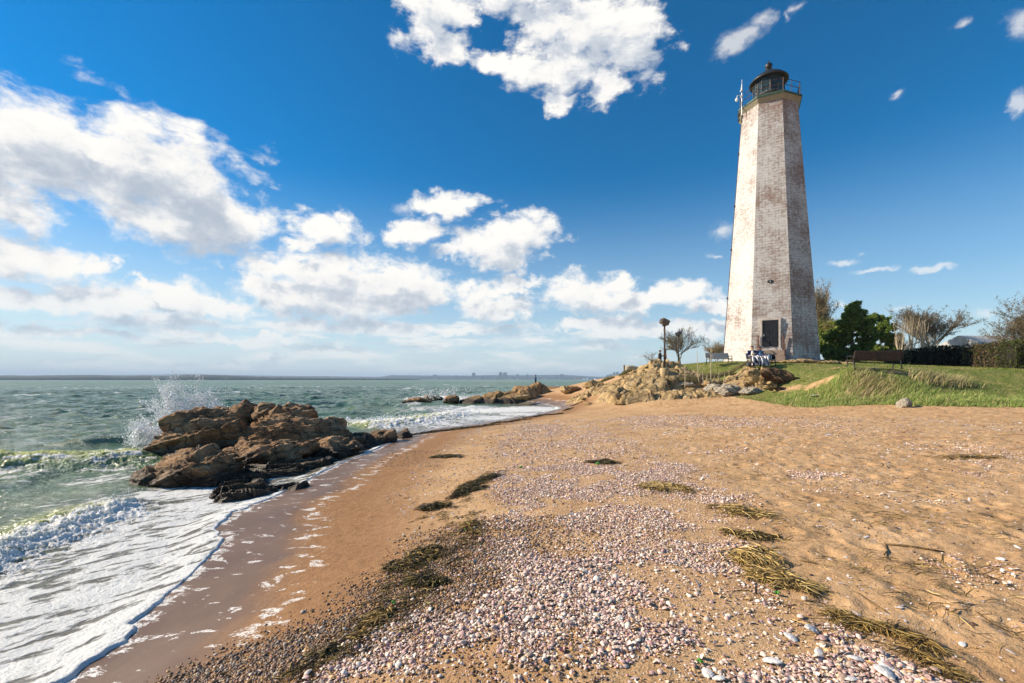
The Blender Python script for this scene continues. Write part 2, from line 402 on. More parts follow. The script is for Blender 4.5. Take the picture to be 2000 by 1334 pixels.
class MB:
    """collects shapes into one mesh"""
    def __init__(s): s.v = []; s.f = []; s.n = 0
    def add(s, V, Fs):
        s.v.append(np.asarray(V, float)); s.f += [tuple(i+s.n for i in f) for f in Fs]; s.n += len(V); return s
    def box(s, c, d, rz=0, rx=0, ry=0, bev=0):
        hx, hy, hz = d[0]/2, d[1]/2, d[2]/2
        bm = bmesh.new(); bmesh.ops.create_cube(bm, size=1); bmesh.ops.scale(bm, vec=d, verts=bm.verts)
        if bev: bmesh.ops.bevel(bm, geom=bm.edges[:], offset=bev, segments=1, affect='EDGES')
        M = Matrix.Translation(c) @ Euler((rx, ry, rz)).to_matrix().to_4x4()
        bm.verts.index_update()
        V = [M @ v.co for v in bm.verts]; Fs = [[v.index for v in f.verts] for f in bm.faces]; bm.free()
        return s.add(V, Fs)
    def tube(s, pts, rad, n=8, cap=True):
        pts = [Vector(p) for p in pts]
        rad = rad if hasattr(rad, '__len__') else [rad]*len(pts)
        V = []; Fs = []; up = None
        for i, p in enumerate(pts):
            t = (pts[min(i+1, len(pts)-1)]-pts[max(i-1, 0)]); t = t.normalized() if t.length > 1e-9 else Vector((0, 0, 1))
            if up is None: up = t.orthogonal().normalized()
            else:
                up = (up-t*up.dot(t)); up = up.normalized() if up.length > 1e-6 else t.orthogonal().normalized()
            b = t.cross(up)
            for k in range(n):
                a = 2*math.pi*k/n; V.append(p+(up*math.cos(a)+b*math.sin(a))*rad[i])
        for i in range(len(pts)-1):
            for k in range(n):
                a = i*n+k; c = i*n+(k+1) % n; Fs.append([a, c, c+n, a+n])
        if cap: Fs.append(list(range(n))[::-1]); Fs.append([(len(pts)-1)*n+k for k in range(n)])
        return s.add(V, Fs)
    def lathe(s, prof, c=(0, 0, 0), n=24, a0=0, M=None):
        V = []; Fs = []
        for r, z in prof:
            for k in range(n):
                a = a0+2*math.pi*k/n; V.append((c[0]+r*math.cos(a), c[1]+r*math.sin(a), c[2]+z))
        m = len(prof)
        for i in range(m-1):
            for k in range(n):
                a = i*n+k; b = i*n+(k+1) % n; Fs.append([a, b, b+n, a+n])
        if prof[0][0] > 1e-6: Fs.append(list(range(n))[::-1])
        if prof[-1][0] > 1e-6: Fs.append([(m-1)*n+k for k in range(n)])
        return s.add(V, Fs)
    def ball(s, c, r, sx=1, sy=1, sz=1, n=12, rz=0):
        V = []; Fs = []
        m = max(4, n//2)
        for i in range(1, m):
            t = math.pi*i/m
            for k in range(n):
                a = 2*math.pi*k/n; V.append((r*sx*math.sin(t)*math.cos(a), r*sy*math.sin(t)*math.sin(a), r*sz*math.cos(t)))
        V = [(0, 0, r*sz)]+V+[(0, 0, -r*sz)]
        for k in range(n): Fs.append([0, 1+k, 1+(k+1) % n]); Fs.append([len(V)-1, 1+(m-2)*n+(k+1) % n, 1+(m-2)*n+k])
        for i in range(m-2):
            for k in range(n):
                a = 1+i*n+k; b = 1+i*n+(k+1) % n; Fs.append([a, a+n, b+n, b])
        cz, sz_ = math.cos(rz), math.sin(rz)
        V = [(c[0]+x*cz-y*sz_, c[1]+x*sz_+y*cz, c[2]+z) for x, y, z in V]
        return s.add(V, Fs)
    def build(s, name, m, parent=None, smooth=False, bevel=0):
        me = bpy.data.meshes.new(name)
        V = np.concatenate([v.reshape(-1, 3) for v in s.v]) if s.v else np.zeros((0, 3))
        me.from_pydata(V.tolist(), [], s.f); me.update()
        if smooth: me.polygons.foreach_set('use_smooth', np.full(len(me.polygons), True))
        o = bpy.data.objects.new(name, me); COL.objects.link(o); me.materials.append(m)
        if parent: o.parent = parent
        if bevel:
            b = o.modifiers.new('b', 'BEVEL'); b.width = bevel; b.segments = 2; b.limit_method = 'ANGLE'
        return o
# ================================================================ THE GROUND
def build_ground():
    # a fan of rows round the place; rows and columns get finer where the beach is seen close
    az = np.concatenate([np.linspace(-180, -64, 60)[:-1], np.linspace(-64, 62, 1150), np.linspace(62, 180, 60)[1:]])*np.pi/180
    rr = np.concatenate([[0.0, .3, .7, 1.2], np.geomspace(1.6, 34, 900), np.geomspace(34.3, 80, 110)[0:], np.geomspace(84, 9000, 50)])
    A, Rr = np.meshgrid(az, rr)
    x = (Rr*np.sin(A)).ravel(); y = (Rr*np.cos(A)).ravel()
    s = sdist(x, y)
    s = s+.07*fbm2(x*1.3, y*1.3, 3, 71)*sst(np.abs(s), 3, .3)
    z = ground(x, y, s)
    far = np.hypot(x, y) > 400
    z = np.where(far, np.where(x > .45*y, 3.0, -3.), z)
    m, nt, b = mat('sand', .85, .25)
    geo = nt.new('ShaderNodeNewGeometry').outputs['Position']
    sd = nt.attr('sd'); grass = nt.attr('turf')
    n1 = nt.noise(geo, 1.1, 5, .6); n2 = nt.noise(geo, 55, 3, .7); n3 = nt.noise(geo, 9, 5, .65)
    dry = nt.ramp(nt.m('ADD', nt.m('MULTIPLY', n1, .5), nt.m('MULTIPLY', n3, .5)), [(.32, (.345, .195, .092)), (.47, (.51, .315, .155)), (.66, (.64, .425, .235))])
    spk = nt.ramp(nt.noise(geo, 160, 2, .8), [(.36, (.45, .40, .36)), (.5, (1, 1, 1)), (.66, (1.30, 1.25, 1.2))])
    dry = nt.mix(.8, dry, spk, 'MULTIPLY')
    damp = nt.mix(.75, nt.ramp(n3, [(.3, (.26, .135, .06)), (.7, (.36, .20, .095))]), spk, 'MULTIPLY')
    wet = nt.ramp(n1, [(.3, (.135, .077, .046)), (.7, (.20, .120, .072))])
    sdn = nt.m('ADD', sd, nt.m('MULTIPLY', nt.m('SUBTRACT', n1, .5), .9))
    c = nt.mix(nt.ss(sdn, 1.7, 3.4), damp, dry)
    wetf = nt.ss(sdn, 1.30, .68)
    c = nt.mix(wetf, c, wet)
    # froth left behind by the last wave
    X, Y, Z = nt.xyz(geo)
    st = nt.cxyz(nt.m('ADD', X, nt.m('MULTIPLY', Y, -.35)), nt.m('MULTIPLY', nt.m('ADD', Y, nt.m('MULTIPLY', X, .3)), 2.1), 0)
    fn = nt.noise(st, 2.6, 6, .68, .5)
    line = nt.m('SUBTRACT', 1., nt.m('MULTIPLY', nt.m('ABSOLUTE', nt.m('SUBTRACT', sdn, 1.2)), 4.5), clamp=True)
    thr = nt.m('SUBTRACT', .592, nt.m('MULTIPLY', line, .07))
    thr = nt.m('SUBTRACT', thr, nt.m('MULTIPLY', nt.ss(sd, .22, .0), .12))
    fm = nt.ss(nt.m('SUBTRACT', fn, thr), .0, .022)
    fm = nt.m('MULTIPLY', fm, nt.ss(nt.m('ADD', nt.noise(geo, 60, 3, .7), nt.m('MULTIPLY', nt.m('SUBTRACT', nt.noise(geo, 17, 4, .7), .5), .8)), .36, .56)); fm = nt.m('MULTIPLY', fm, .86)
    fm = nt.m('MULTIPLY', fm, nt.ss(sdn, 1.5, 1.3))
    fm = nt.m('MULTIPLY', fm, nt.ss(sd, -.3, .0))
    c = nt.mix(fm, c, (.80, .78, .74))
    # turf soil and trodden path up on the bank
    gcol = nt.ramp(nt.noise(geo, 3.5, 6, .7), [(.25, (.07, .085, .018)), (.44, (.14, .17, .035)), (.56, (.21, .21, .06)), (.70, (.36, .27, .14))])
    c = nt.mix(nt.ss(nt.m('ADD', grass, nt.m('MULTIPLY', nt.m('SUBTRACT', nt.noise(geo, 1.7, 5, .7), .5), .9)), .42, .58), c, gcol)
    nt.put(b.inputs['Base Color'], c)
    nt.put(b.inputs['Roughness'], nt.m('MAXIMUM', nt.m('SUBTRACT', .9, nt.m('MULTIPLY', wetf, .52)), nt.m('MULTIPLY', fm, .8)))
    nt.put(b.inputs['Specular IOR Level'], nt.m('ADD', .2, nt.m('MULTIPLY', wetf, .12)))
    hb = nt.m('ADD', nt.m('MULTIPLY', n3, .7), nt.m('MULTIPLY', n2, .25))
    bm = nt.new('ShaderNodeBump'); nt.put(bm.inputs['Height'], hb); bm.inputs['Distance'].default_value = .05
    nt.put(bm.inputs['Strength'], nt.lin(wetf, 0, 1, .75, .10))
    nt.put(b.inputs['Normal'], bm.outputs[0])
    turf = turf_mask(x, y, z)
    o = mesh_np('sand', np.stack([x, y, z], 1), grid_faces(len(rr), len(az)), m, attrs={'sd': -s, 'turf': turf})
    tag(o, kind='structure')
def poly_in(u, v, P):
    P = np.array(P, float); c = np.zeros(u.shape, bool); n = len(P)
    for i in range(n):
        a = P[i]; b = P[(i+1) % n]
        if a[1] == b[1]: continue
        k = ((a[1] > v) != (b[1] > v)) & (u < (b[0]-a[0])*(v-a[1])/(b[1]-a[1])+a[0]); c ^= k
    return c
def blobs(x, y, L):
    o = np.zeros(np.shape(x))
    for cx, cy, rx, ry, w in L: o = np.maximum(o, w*np.exp(-(((x-cx)/rx)**2+((y-cy)/ry)**2)))
    return o
# the toe of the turf bank as a line on the ground
TOE = np.array([W(*p)[:2] for p in [(1200,798,.5),(1380,786,.72),(1490,789,.92),(1560,792,1.0),(1700,793,1.03),(1850,795,1.08),(2000,796,1.12),(2200,800,1.15)]]+[(60, 16)])
def toe_y(x): return np.interp(x, TOE[:, 0], TOE[:, 1])+.35*fbm2(np.asarray(x)*.9, np.asarray(x)*0+4, 4, 888)
def turf_mask(x, y, z):
    t = sst(y-toe_y(x), -.2, .5)*sst(x, 9.5, 11.5)
    t = np.maximum(t, sst(y, 30.5, 32)*sst(x, 9, 11.)*sst(z, 2.0, 2.5))
    # worn sandy patches: the path by the bench and the slope left of it
    bare = blobs(x, y, [(*D(1600, 752, 23.5)[:2], 1.5, 1.3, 1.0), (*D(1640, 716, 27)[:2], 2.6, .5, .9), (*D(1760, 728, 21.8)[:2], 2.5, .45, .9), (*D(1540, 745, 25)[:2], 1.2, 2.2, 1.0), (*D(1950, 730, 23)[:2], 3, .5, .7), (*D(1440, 752, 28)[:2], 2.2, 1.8, 1.1), (*D(1560, 778, 21.5)[:2], 1.6, 1.1, .95), (*D(1390, 772, 28)[:2], 3.2, 2.2, 1.8), (*D(1330, 775, 29)[:2], 3., 3., 1.8), (*D(1600, 765, 22.6)[:2], 1.3, .7, .7)])
    return np.clip(t-bare*.62, 0, 1)

# ================================================================ THE WATER
BREAK = [  # crest line, height, width towards the shore, width behind, froth
    ([(-5.6, 3.2), (-6.2, 4.8), (-6.45, 6.1), (-6.6, 7.3), (-6.9, 8.2)], .16, .38, .9, .80),
    ([W(-60, 925, .05)[:2], W(60, 915, .05)[:2], W(170, 905, .05)[:2], W(260, 900, .05)[:2], W(330, 890, .05)[:2]], .17, .9, 1.5, .42),
    ([W(690, 838, .05)[:2], W(760, 832, .05)[:2], W(830, 824, .05)[:2], W(880, 815, .05)[:2], W(910, 808, .05)[:2]], .28, 1.0, 2.2, .70),
]
def line_d(x, y, P):
    best = np.full(x.shape, 1e9); side = np.zeros(x.shape); tt = np.zeros(x.shape); P = np.array(P, float)
    for i in range(len(P)-1):
        a, b = P[i], P[i+1]; d = b-a; L = d@d
        t = np.clip(((x-a[0])*d[0]+(y-a[1])*d[1])/L, 0, 1)
        q = (x-a[0]-t*d[0])**2+(y-a[1]-t*d[1])**2
        nb = q < best; best = np.where(nb, q, best)
        side = np.where(nb, np.sign((x-a[0])*d[1]-(y-a[1])*d[0]), side); tt = np.where(nb, (i+t)/(len(P)-1), tt)
    return np.sqrt(best), side, tt
def build_water():
    az = np.concatenate([np.linspace(-170, -60, 60)[:-1], np.linspace(-60, 22, 1000), np.linspace(22, 80, 60)[1:]])*np.pi/180
    rr = np.concatenate([np.geomspace(2.6, 130, 1000), np.geomspace(131, 900, 150)[0:], np.geomspace(930, 12000, 34)])
    A, Rr = np.meshgrid(az, rr)
    x = (Rr*np.sin(A)).ravel(); y = (Rr*np.cos(A)).ravel(); r = Rr.ravel()
    s = sdist(x, y)
    s = s+.07*fbm2(x*1.3, y*1.3, 3, 71)*sst(np.abs(s), 3, .3)
    s = np.where(r < 400, s, np.where(x < .45*y, 50, -50))
    open_ = sst(s, 1.5, 9)
    # wind sea
    wx = x+1.2*fbm2(x*.12, y*.12, 3, 5); wy = y+1.2*fbm2(x*.12, y*.12, 3, 6)
    z = np.zeros(x.shape)
    for ang, lam, amp, sd in [(-20, 5.2, .13, 1), (8, 3.1, .085, 2), (-42, 2.1, .055, 3), (25, 1.45, .035, 4), (-8, .95, .022, 5), (-60, .7, .014, 6)]:
        k = 2*np.pi/lam; c, q = math.cos(R(ang)), math.sin(R(ang))
        ph = k*(wx*c+wy*q)+2.2*noise2(x*.35/lam*2, y*.35/lam*2, 90+sd)*2
        envl = .55+.9*np.clip(noise2(x*.3/lam+7, y*.3/lam, 60+sd)+.25, 0, 1)
        fade = sst(r, lam*140, lam*45)
        z += amp*envl*fade*(1-2*np.abs(np.sin(ph/2))**1.25+.3)
    z += .05*fbm2(x*1.1, y*1.6, 4, 8)*sst(r, 120, 50)
    crest = sst(z, .22, .40)
    z = z*open_*.9+.02
    z += .012*fbm2(x*3, y*4, 3, 9)*sst(r, 30, 12)*sst(s, .3, 1.)
    foam = np.zeros(x.shape); green = np.zeros(x.shape)
    for P, h, w1, w2, fr in BREAK:
        d, sg, t = line_d(x, y, P)
        j = fbm2(x*1.3, y*1.3, 4, 12)
        d = d*sg+ .30*j            # + is the open-water side? the walk runs away from the camera, the beach lies right
        d = np.where(sg > 0, np.abs(d), -np.abs(d))
        endf = sst(t, -.0, .12)*sst(t, 1., .80) if h > .25 else sst(t, 1., .8)
        beach = d > 0
        prof = np.where(beach, np.exp(-(d/w1)**2), np.exp(-(d/w2)**2))
        lump = 1+.45*fbm2(x*4, y*4, 4, 14)
        z = z+h*prof*endf*lump
        if fr > .2: z += (.05*np.abs(fbm2(x*16, y*16, 4, 18, .65))+.03*fbm2(x*34, y*34, 2, 19))*np.exp(-((d-w1*.3)/(w1*1.3))**2)*endf*sst(r, 30, 12)
        if fr > .2: z += .07*fr*np.exp(-((d-.1)/(w1*1.6))**2)*fbm2(x*9, y*9, 3, 16)*endf
        foam = np.maximum(foam, fr*np.exp(-((d-w1*.6)/(w1*1.9))**2)*endf)
        green = np.maximum(green, np.exp(-((d+.3*w2)/(w2*.6))**2)*endf*(1. if fr < .8 else .6))
        foam = np.where((d > -w2*.5) & (d < w1*.8) & (fr < .5), np.maximum(foam, .62*endf*np.exp(-((d+.05)/.22)**2)), foam)
    # froth over the wash
    near = sst(r, 14, 9)
    foam = np.maximum(foam, near*sst(s, 3.6, 1.6)*.66)
    foam = np.maximum(foam, blobs(x, y, [(*W(u, v, .05)[:2], a, b_, w) for u, v, a, b_, w in
        [(200,930,1.1,1.0,.62),(150,985,1.0,1.0,.5),(260,890,1.5,.8,.6),(300,870,1.6,1.2,.75),(60,890,2.2,.5,.55),(350,960,1.2,.8,.85),(420,930,1.2,1.,.7),(400,985,1.2,.6,.85),(570,930,1.0,.7,.55),(650,880,.8,.8,.6),
         (20,910,1.5,.4,.4),(300,800,2.0,2.5,.55),(360,775,3,3,.45),
         (1040,798,4,4,1.),(980,800,4,4,1.),(930,800,4,5,.95),(900,815,3,3,.8),(960,815,3,2.5,.85),(850,828,2.5,2.2,.75),(760,828,3.5,1.8,.8),(700,822,3.5,1.4,.62),(830,800,3,4,.6),(860,775,4,6,1.0),(830,780,3,4,.8),(900,778,3,5,.9),(800,790,2,3,.6),(690,785,5,1.2,.42),(1020,808,2,1.5,.9),
         (1110,757,3,5,1.),(1120,750,3,4,.7)]]))
    foam = foam*sst(s, -.05, .02)
    cap = crest*(noise2(x*.22, y*.16, 77) > .12)*open_
    foam = np.maximum(foam, .75*cap*sst(r, 170, 100))
    farcap = sst(fbm2(x*.055, y*.30, 4, 78), .30, .42)*sst(r, 50, 100)*sst(r, 700, 300)
    foam = np.maximum(foam, farcap*.75)
    shallow = sst(s, 4.2, .6)
    shallow = np.maximum(shallow, .55*sst(s, 12, 3)*near)
    # the thin edge of the wash climbs the sand
    s2 = s+.05*fbm2(x*5, y*5, 3, 72)
    g = ground(x, y, s)
    lip = (.005+.022*np.clip(fbm2(x*1.1, y*1.1, 3, 73)+.45, 0, 1.2))*sst(r, 60, 20)
    th = -.06+.068*sst(s2, -.02, .03)+lip*sst(s2, .0, .05)*sst(s2, .42, .10)
    film = g+th
    zin = np.maximum(z*sst(s, .0, 1.2)+.0, film)
    z = np.where(s2 > -.25, np.where(s > 0, np.maximum(zin, film), film), g-.25)
    z = np.where(s < -.6, np.minimum(z, g-.3), z)
    z = np.where(r > 400, np.where(s > 0, .0, -4.), z)
    lipf = .8*sst(s2, .40, .10)*sst(lip, .010, .026)
    foam = np.maximum(foam, lipf*1.25*sst(s2, -.02, .02))
    foam = np.maximum(foam, .9*sst(s2, .10, .03)*sst(r, 60, 25))
    m, nt, b = mat('sea_water', .12, .5)
    geo = nt.new('ShaderNodeNewGeometry').outputs['Position']
    X, Y, Z = nt.xyz(geo)
    fa = nt.attr('foam'); sh = nt.attr('shallow'); gr = nt.attr('green')
    n1 = nt.noise(nt.cxyz(X, nt.m('MULTIPLY', Y, .6), 0), .12, 5, .6)
    deep = nt.ramp(n1, [(.3, (.05, .13, .082)), (.5, (.08, .165, .10)), (.7, (.13, .205, .095))])
    n1b = nt.noise(geo, .9, 4, .6)
    deep = nt.mix(nt.ss(n1b, .52, .68), deep, (.125, .175, .07))
    c = nt.mix(sh, deep, nt.ramp(n1b, [(.3, (.15, .125, .095)), (.7, (.22, .20, .15))]))
    c = nt.mix(gr, c, (.42, .44, .12))
    nt.put(b.inputs['Subsurface Weight'], nt.m('MULTIPLY', gr, .7)); b.inputs['Subsurface Radius'].default_value = (.5, .5, .15); b.inputs['Subsurface Scale'].default_value = .6
    # froth: streaky film with holes, denser where the attribute is high
    st = nt.cxyz(nt.m('ADD', nt.m('MULTIPLY', X, .62), nt.m('MULTIPLY', Y, .78)), nt.m('MULTIPLY', nt.m('ADD', nt.m('MULTIPLY', X, -.78), nt.m('MULTIPLY', Y, .62)), 3.0), 0)
    f1 = nt.noise(st, 1.5, 7, .62, .9); f2 = nt.noise(geo, 9., 5, .7, .3)
    wv = nt.v('ADD', st, nt.v('MULTIPLY', nt.noise(geo, 2.2, 3, .6, out=1), (.5, .5, 0)))
    lace = nt.m('SUBTRACT', .42, nt.voro(wv, 3.2, 'F1'))
    pat = nt.m('ADD', nt.m('MULTIPLY', nt.m('SUBTRACT', f1, .5), 3.0), nt.m('ADD', nt.m('MULTIPLY', nt.m('SUBTRACT', f2, .5), .9), nt.m('MULTIPLY', lace, -.8)))
    fm = nt.ss(nt.m('ADD', nt.m('ADD', pat, nt.m('MULTIPLY', nt.m('SUBTRACT', nt.noise(geo, 26, 4, .7), .5), .55)), nt.m('MULTIPLY', nt.m('SUBTRACT', fa, .5), 1.9)), -.06, .34)
    fm = nt.m('MULTIPLY', fm, nt.ss(fa, .02, .12))
    nt.put(b.inputs['Base Color'], nt.mix(fm, c, nt.ramp(nt.noise(geo, 3, 5, .7), [(.3, (.66, .665, .64)), (.7, (.82, .81, .77))])))
    nt.put(b.inputs['Roughness'], nt.m('ADD', nt.lin(Y, 15, 200, .12, .34), nt.m('MULTIPLY', fm, .5)))
    b.inputs['IOR'].default_value = 1.33
    rip = nt.m('ADD', nt.m('MULTIPLY', nt.noise(nt.cxyz(X, nt.m('MULTIPLY', Y, 1.8), 0), 2.6, 6, .66), 1.7), nt.m('MULTIPLY', nt.noise(geo, 14, 4, .6), .25))
    big = nt.m('MULTIPLY', nt.noise(nt.cxyz(nt.m('MULTIPLY', X, .8), nt.m('MULTIPLY', Y, 1.), 0), .55, 6, .62), 3.5)
    hgt = nt.m('ADD', rip, big)
    bm = nt.new('ShaderNodeBump'); nt.put(bm.inputs['Height'], hgt); bm.inputs['Distance'].default_value = .10
    nt.put(bm.inputs['Strength'], nt.m('MULTIPLY', nt.lin(nt.m('ADD', sh, fm), 0, 1, .9, .12), nt.lin(Y, 25, 260, 1., .6)))
    f3 = nt.m('SUBTRACT', 1., nt.voro(nt.v('ADD', geo, nt.v('MULTIPLY', nt.noise(geo, 12, 3, .6, out=1), (.08, .08, .08))), 38., 'SMOOTH_F1')); f4 = nt.noise(geo, 60, 4, .75)
    ff = nt.m('ADD', nt.m('MULTIPLY', f2, 1.6), nt.m('ADD', nt.m('MULTIPLY', f3, .35), nt.m('MULTIPLY', f4, .5)))
    fbm_ = nt.bump(nt.m('ADD', fm, nt.m('MULTIPLY', ff, fm)), .8, .028, bm.outputs[0])
    nt.put(b.inputs['Normal'], fbm_)
    o = mesh_np('sea', np.stack([x, y, z], 1), grid_faces(len(rr), len(az)), m, attrs={'foam': foam, 'shallow': shallow*(1-.0*open_), 'green': green})
    tag(o, kind='structure')
build_ground()
build_water()

# ================================================================ THE LIGHTHOUSE
LX, LY, LZ = 20.6, 36.0, 3.55
TH = -.4614-math.pi/2
def octa(r, z, k0=0, n=8): return [(r*math.cos(TH+(i-2.5+k0)*math.pi/4), r*math.sin(TH+(i-2.5+k0)*math.pi/4), z) for i in range(n)]
def build_lighthouse():
    root = empty('lighthouse', (LX, LY, LZ))
    tag(root, 'tall white octagonal stone lighthouse with worn paint and black lantern', 'lighthouse')
    R0, R1, H = 3.56, 2.06, 20.05
    # tower wall: eight faces with their own uv, so the courses run level
    m, nt, b = mat('whitewashed_stone', .85, .2)
    uv = nt.attr('uvp', 'Vector')
    U, V_, _ = nt.xyz(uv)
    br = nt.new('ShaderNodeTexBrick'); nt.put(br.inputs['Vector'], uv)
    br.inputs['Scale'].default_value = 1; br.inputs['Brick Width'].default_value = .42; br.inputs['Row Height'].default_value = .205
    br.inputs['Mortar Size'].default_value = .018; br.inputs['Mortar Smooth'].default_value = .3; br.inputs['Bias'].default_value = 0
    br.inputs['Color1'].default_value = (.0, .0, .0, 1); br.inputs['Color2'].default_value = (1, 1, 1, 1); br.inputs['Mortar'].default_value = (.5, .5, .5, 1)
    cell = br.outputs['Color']; mort = br.outputs['Fac']
    wb = nt.noise(uv, .45, 4, .6); wm = nt.noise(nt.v('MULTIPLY', uv, (1, 1.25, 1)), 3.6, 6, .74); ws = nt.noise(nt.v('MULTIPLY', uv, (1., 1.6, 1)), 11, 4, .7)
    drip = nt.noise(nt.v('MULTIPLY', uv, (5, .35, 1)), 1.2, 4, .6)
    cs = nt.new('ShaderNodeSeparateColor'); nt.put(cs.inputs[0], cell)
    wear_shade = nt.m('ADD', nt.m('MULTIPLY', wb, .8), nt.m('ADD', nt.m('MULTIPLY', wm, .9), nt.m('ADD', nt.m('MULTIPLY', ws, .45), nt.m('MULTIPLY', cs.outputs[0], .07))))
    wear_shade = nt.m('ADD', wear_shade, nt.m('MULTIPLY', nt.m('SUBTRACT', drip, .5), .35))
    wear_shade = nt.m('ADD', wear_shade, nt.m('MULTIPLY', mort, .10))
    wear_shade = nt.m('ADD', wear_shade, nt.m('MULTIPLY', nt.ss(U, 7.4, 7.6), .085)); wear_shade = nt.m('ADD', wear_shade, nt.m('MULTIPLY', nt.ss(U, 12.7, 12.8), .05)); wear_shade = nt.m('ADD', wear_shade, .03)  # door face onward more worn; right face darkened further, shade put into the colour
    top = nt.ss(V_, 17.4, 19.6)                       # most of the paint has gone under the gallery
    low = nt.ss(V_, 9.5, 2.)
    wear_shade = nt.m('ADD', wear_shade, nt.m('MULTIPLY', top, .13)); wear_shade = nt.m('ADD', wear_shade, nt.m('MULTIPLY', low, .035))
    col = nt.ramp(wear_shade, [(.0, (.80, .76, .70)), (1.0, (.80, .76, .70))])
    rmp = nt.ramp(nt.lin(wear_shade, .95, 1.65), [(.0, (.62, .61, .59)), (.34, (.56, .53, .50)), (.46, (.45, .405, .37)), (.58, (.35, .285, .25)), (.74, (.29, .205, .165)), (.9, (.26, .15, .11)), (1, (.22, .10, .06))])
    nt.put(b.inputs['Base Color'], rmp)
    nt.put(b.inputs['Normal'], nt.bump(nt.m('ADD', nt.m('MULTIPLY', mort, -.8), nt.m('MULTIPLY', wear_shade, -.9)), .55, .03))
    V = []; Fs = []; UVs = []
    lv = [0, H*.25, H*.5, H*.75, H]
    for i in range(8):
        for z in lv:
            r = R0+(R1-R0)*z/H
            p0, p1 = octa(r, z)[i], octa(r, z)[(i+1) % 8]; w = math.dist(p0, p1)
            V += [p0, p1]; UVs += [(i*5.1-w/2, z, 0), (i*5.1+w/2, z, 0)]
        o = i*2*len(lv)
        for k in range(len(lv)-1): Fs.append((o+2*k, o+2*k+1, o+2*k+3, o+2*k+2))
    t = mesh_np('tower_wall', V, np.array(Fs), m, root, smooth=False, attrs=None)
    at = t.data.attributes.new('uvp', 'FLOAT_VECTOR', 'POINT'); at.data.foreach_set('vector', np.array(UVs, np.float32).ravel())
    # cornice under the gallery
    trim = simple_mat('aged_cornice', (.36, .31, .22), (.27, .25, .18), 3, .8, bump=.3)
    copper = simple_mat('green_copper_edge', (.035, .075, .055), (.075, .12, .085), 4, .6, bump=.2)
    cor = MB()
    for (ra, za), (rb, zb) in (((R1-.01, H-.12), (2.30, H+.16)), ((2.30, H+.16), (2.30, H+.22))):
        a = octa(ra, za); c = octa(rb, zb); cor.add(a+c, [(i, (i+1) % 8, 8+(i+1) % 8, 8+i) for i in range(8)])
    cor.build('cornice', trim, root)
    dk = MB(); prof = [(2.24, H+.22), (2.37, H+.22), (2.37, H+.33), (2.30, H+.40), (0.02, H+.42)]
    V = []; [V.extend(octa(r, z)) for r, z in prof]
    dk.add(V, [(j*8+i, j*8+(i+1) % 8, j*8+8+(i+1) % 8, j*8+8+i) for j in range(4) for i in range(8)]); dk.build('gallery_deck', copper, root)
    # lantern
    iron = simple_mat('black_ironwork', (.012, .013, .015), (.035, .032, .03), 5, .45, .5, bump=.15)
    rusty = simple_mat('rusty_rail_iron', (.03, .022, .02), (.13, .05, .03), 6, .6, .4)
    pale = simple_mat('painted_lantern_wall', (.035, .038, .04), (.13, .125, .12), 2.2, .6, .4, bump=.2)
    z0 = H+.42; lw = empty('lantern', (0, 0, z0)); lw.parent = root
    MB().lathe([(1.17, 0), (1.17, .06), (1.11, .09), (1.11, .66), (1.18, .69), (1.18, .76)], n=40).build('lantern_wall', pale, lw, True)
    gm, g2, gb = mat('lantern_glass', .04, .6, (.05, .09, .10)); gb.inputs['Alpha'].default_value = .42
    NP = 12
    pane_r, zb, zt = 1.09, .76, 1.98
    fr = MB()
    for i in range(NP):
        a0 = 2*math.pi*i/NP+.1; a1 = 2*math.pi*(i+1)/NP+.1
        p0 = (pane_r*math.cos(a0), pane_r*math.sin(a0)); p1 = (pane_r*math.cos(a1), pane_r*math.sin(a1))
        am = (a0+a1)/2; w = math.dist(p0, p1); c = ((p0[0]+p1[0])/2, (p0[1]+p1[1])/2, (zb+zt)/2)
        MB().box(c, (w-.05, .012, zt-zb), rz=am+math.pi/2).build('glass_pane', gm, lw)
        fr.tube([(p0[0]*1.01, p0[1]*1.01, zb-.02), (p0[0]*1.01, p0[1]*1.01, zt+.05)], .03, 6)
        fr.tube([(p0[0]*1.012, p0[1]*1.012, zb+.42), (p1[0]*1.012, p1[1]*1.012, zb+.42)], .018, 5)
    fr.build('glazing_bars', iron, lw)
    MB().lathe([(1.16, 1.95), (1.38, 1.93), (1.40, 2.02), (1.34, 2.08), (1.15, 2.30), (.85, 2.53), (.5, 2.74), (.22, 2.86), (.17, 2.98), (.24, 3.0), (.24, 3.05), (.15, 3.08)], n=36).build('lantern_roof', iron, lw, True)
    MB().lathe([(.13, 3.07), (.22, 3.16), (.27, 3.30), (.24, 3.44), (.14, 3.54), (.06, 3.60), (.035, 3.78), (0.001, 3.80)], n=20).build('ventilator_ball', iron, lw, True)
    lens = MB().lathe([(.12, .8), (.30, .86), (.33, 1.1), (.33, 1.45), (.28, 1.7), (.1, 1.78)], n=18); lens.build('lamp_lens', simple_mat('lens_glass', (.16, .18, .17), (.30, .32, .30), 5, .2, .6), lw, True)
    lens2 = MB().lathe([(.5, 0.1), (.5, .55), (.16, .6), (.16, .8)], n=18); lens2.build('lamp_pedestal', iron, lw, True)
    # gallery railing
    zr = H+.40; cs = octa(2.20, zr)
    rl = empty('gallery_railing', (0, 0, 0)); rl.parent = root
    for i in range(8):
        x, y, z = cs[i]
        MB().tube([(x, y, z), (x, y, z+.98)], .034, 6).build('rail_post', rusty, rl)
        q = cs[(i+1) % 8]; mx, my = (x+q[0])/2, (y+q[1])/2
        MB().tube([(mx, my, z), (mx, my, z+.96)], .018, 6).build('rail_post', rusty, rl)
        s = MB()
        for h in (.5, .95): s.tube([(x, y, z+h), (q[0], q[1], z+h)], .024, 6)
        s.build('rail', rusty, rl)
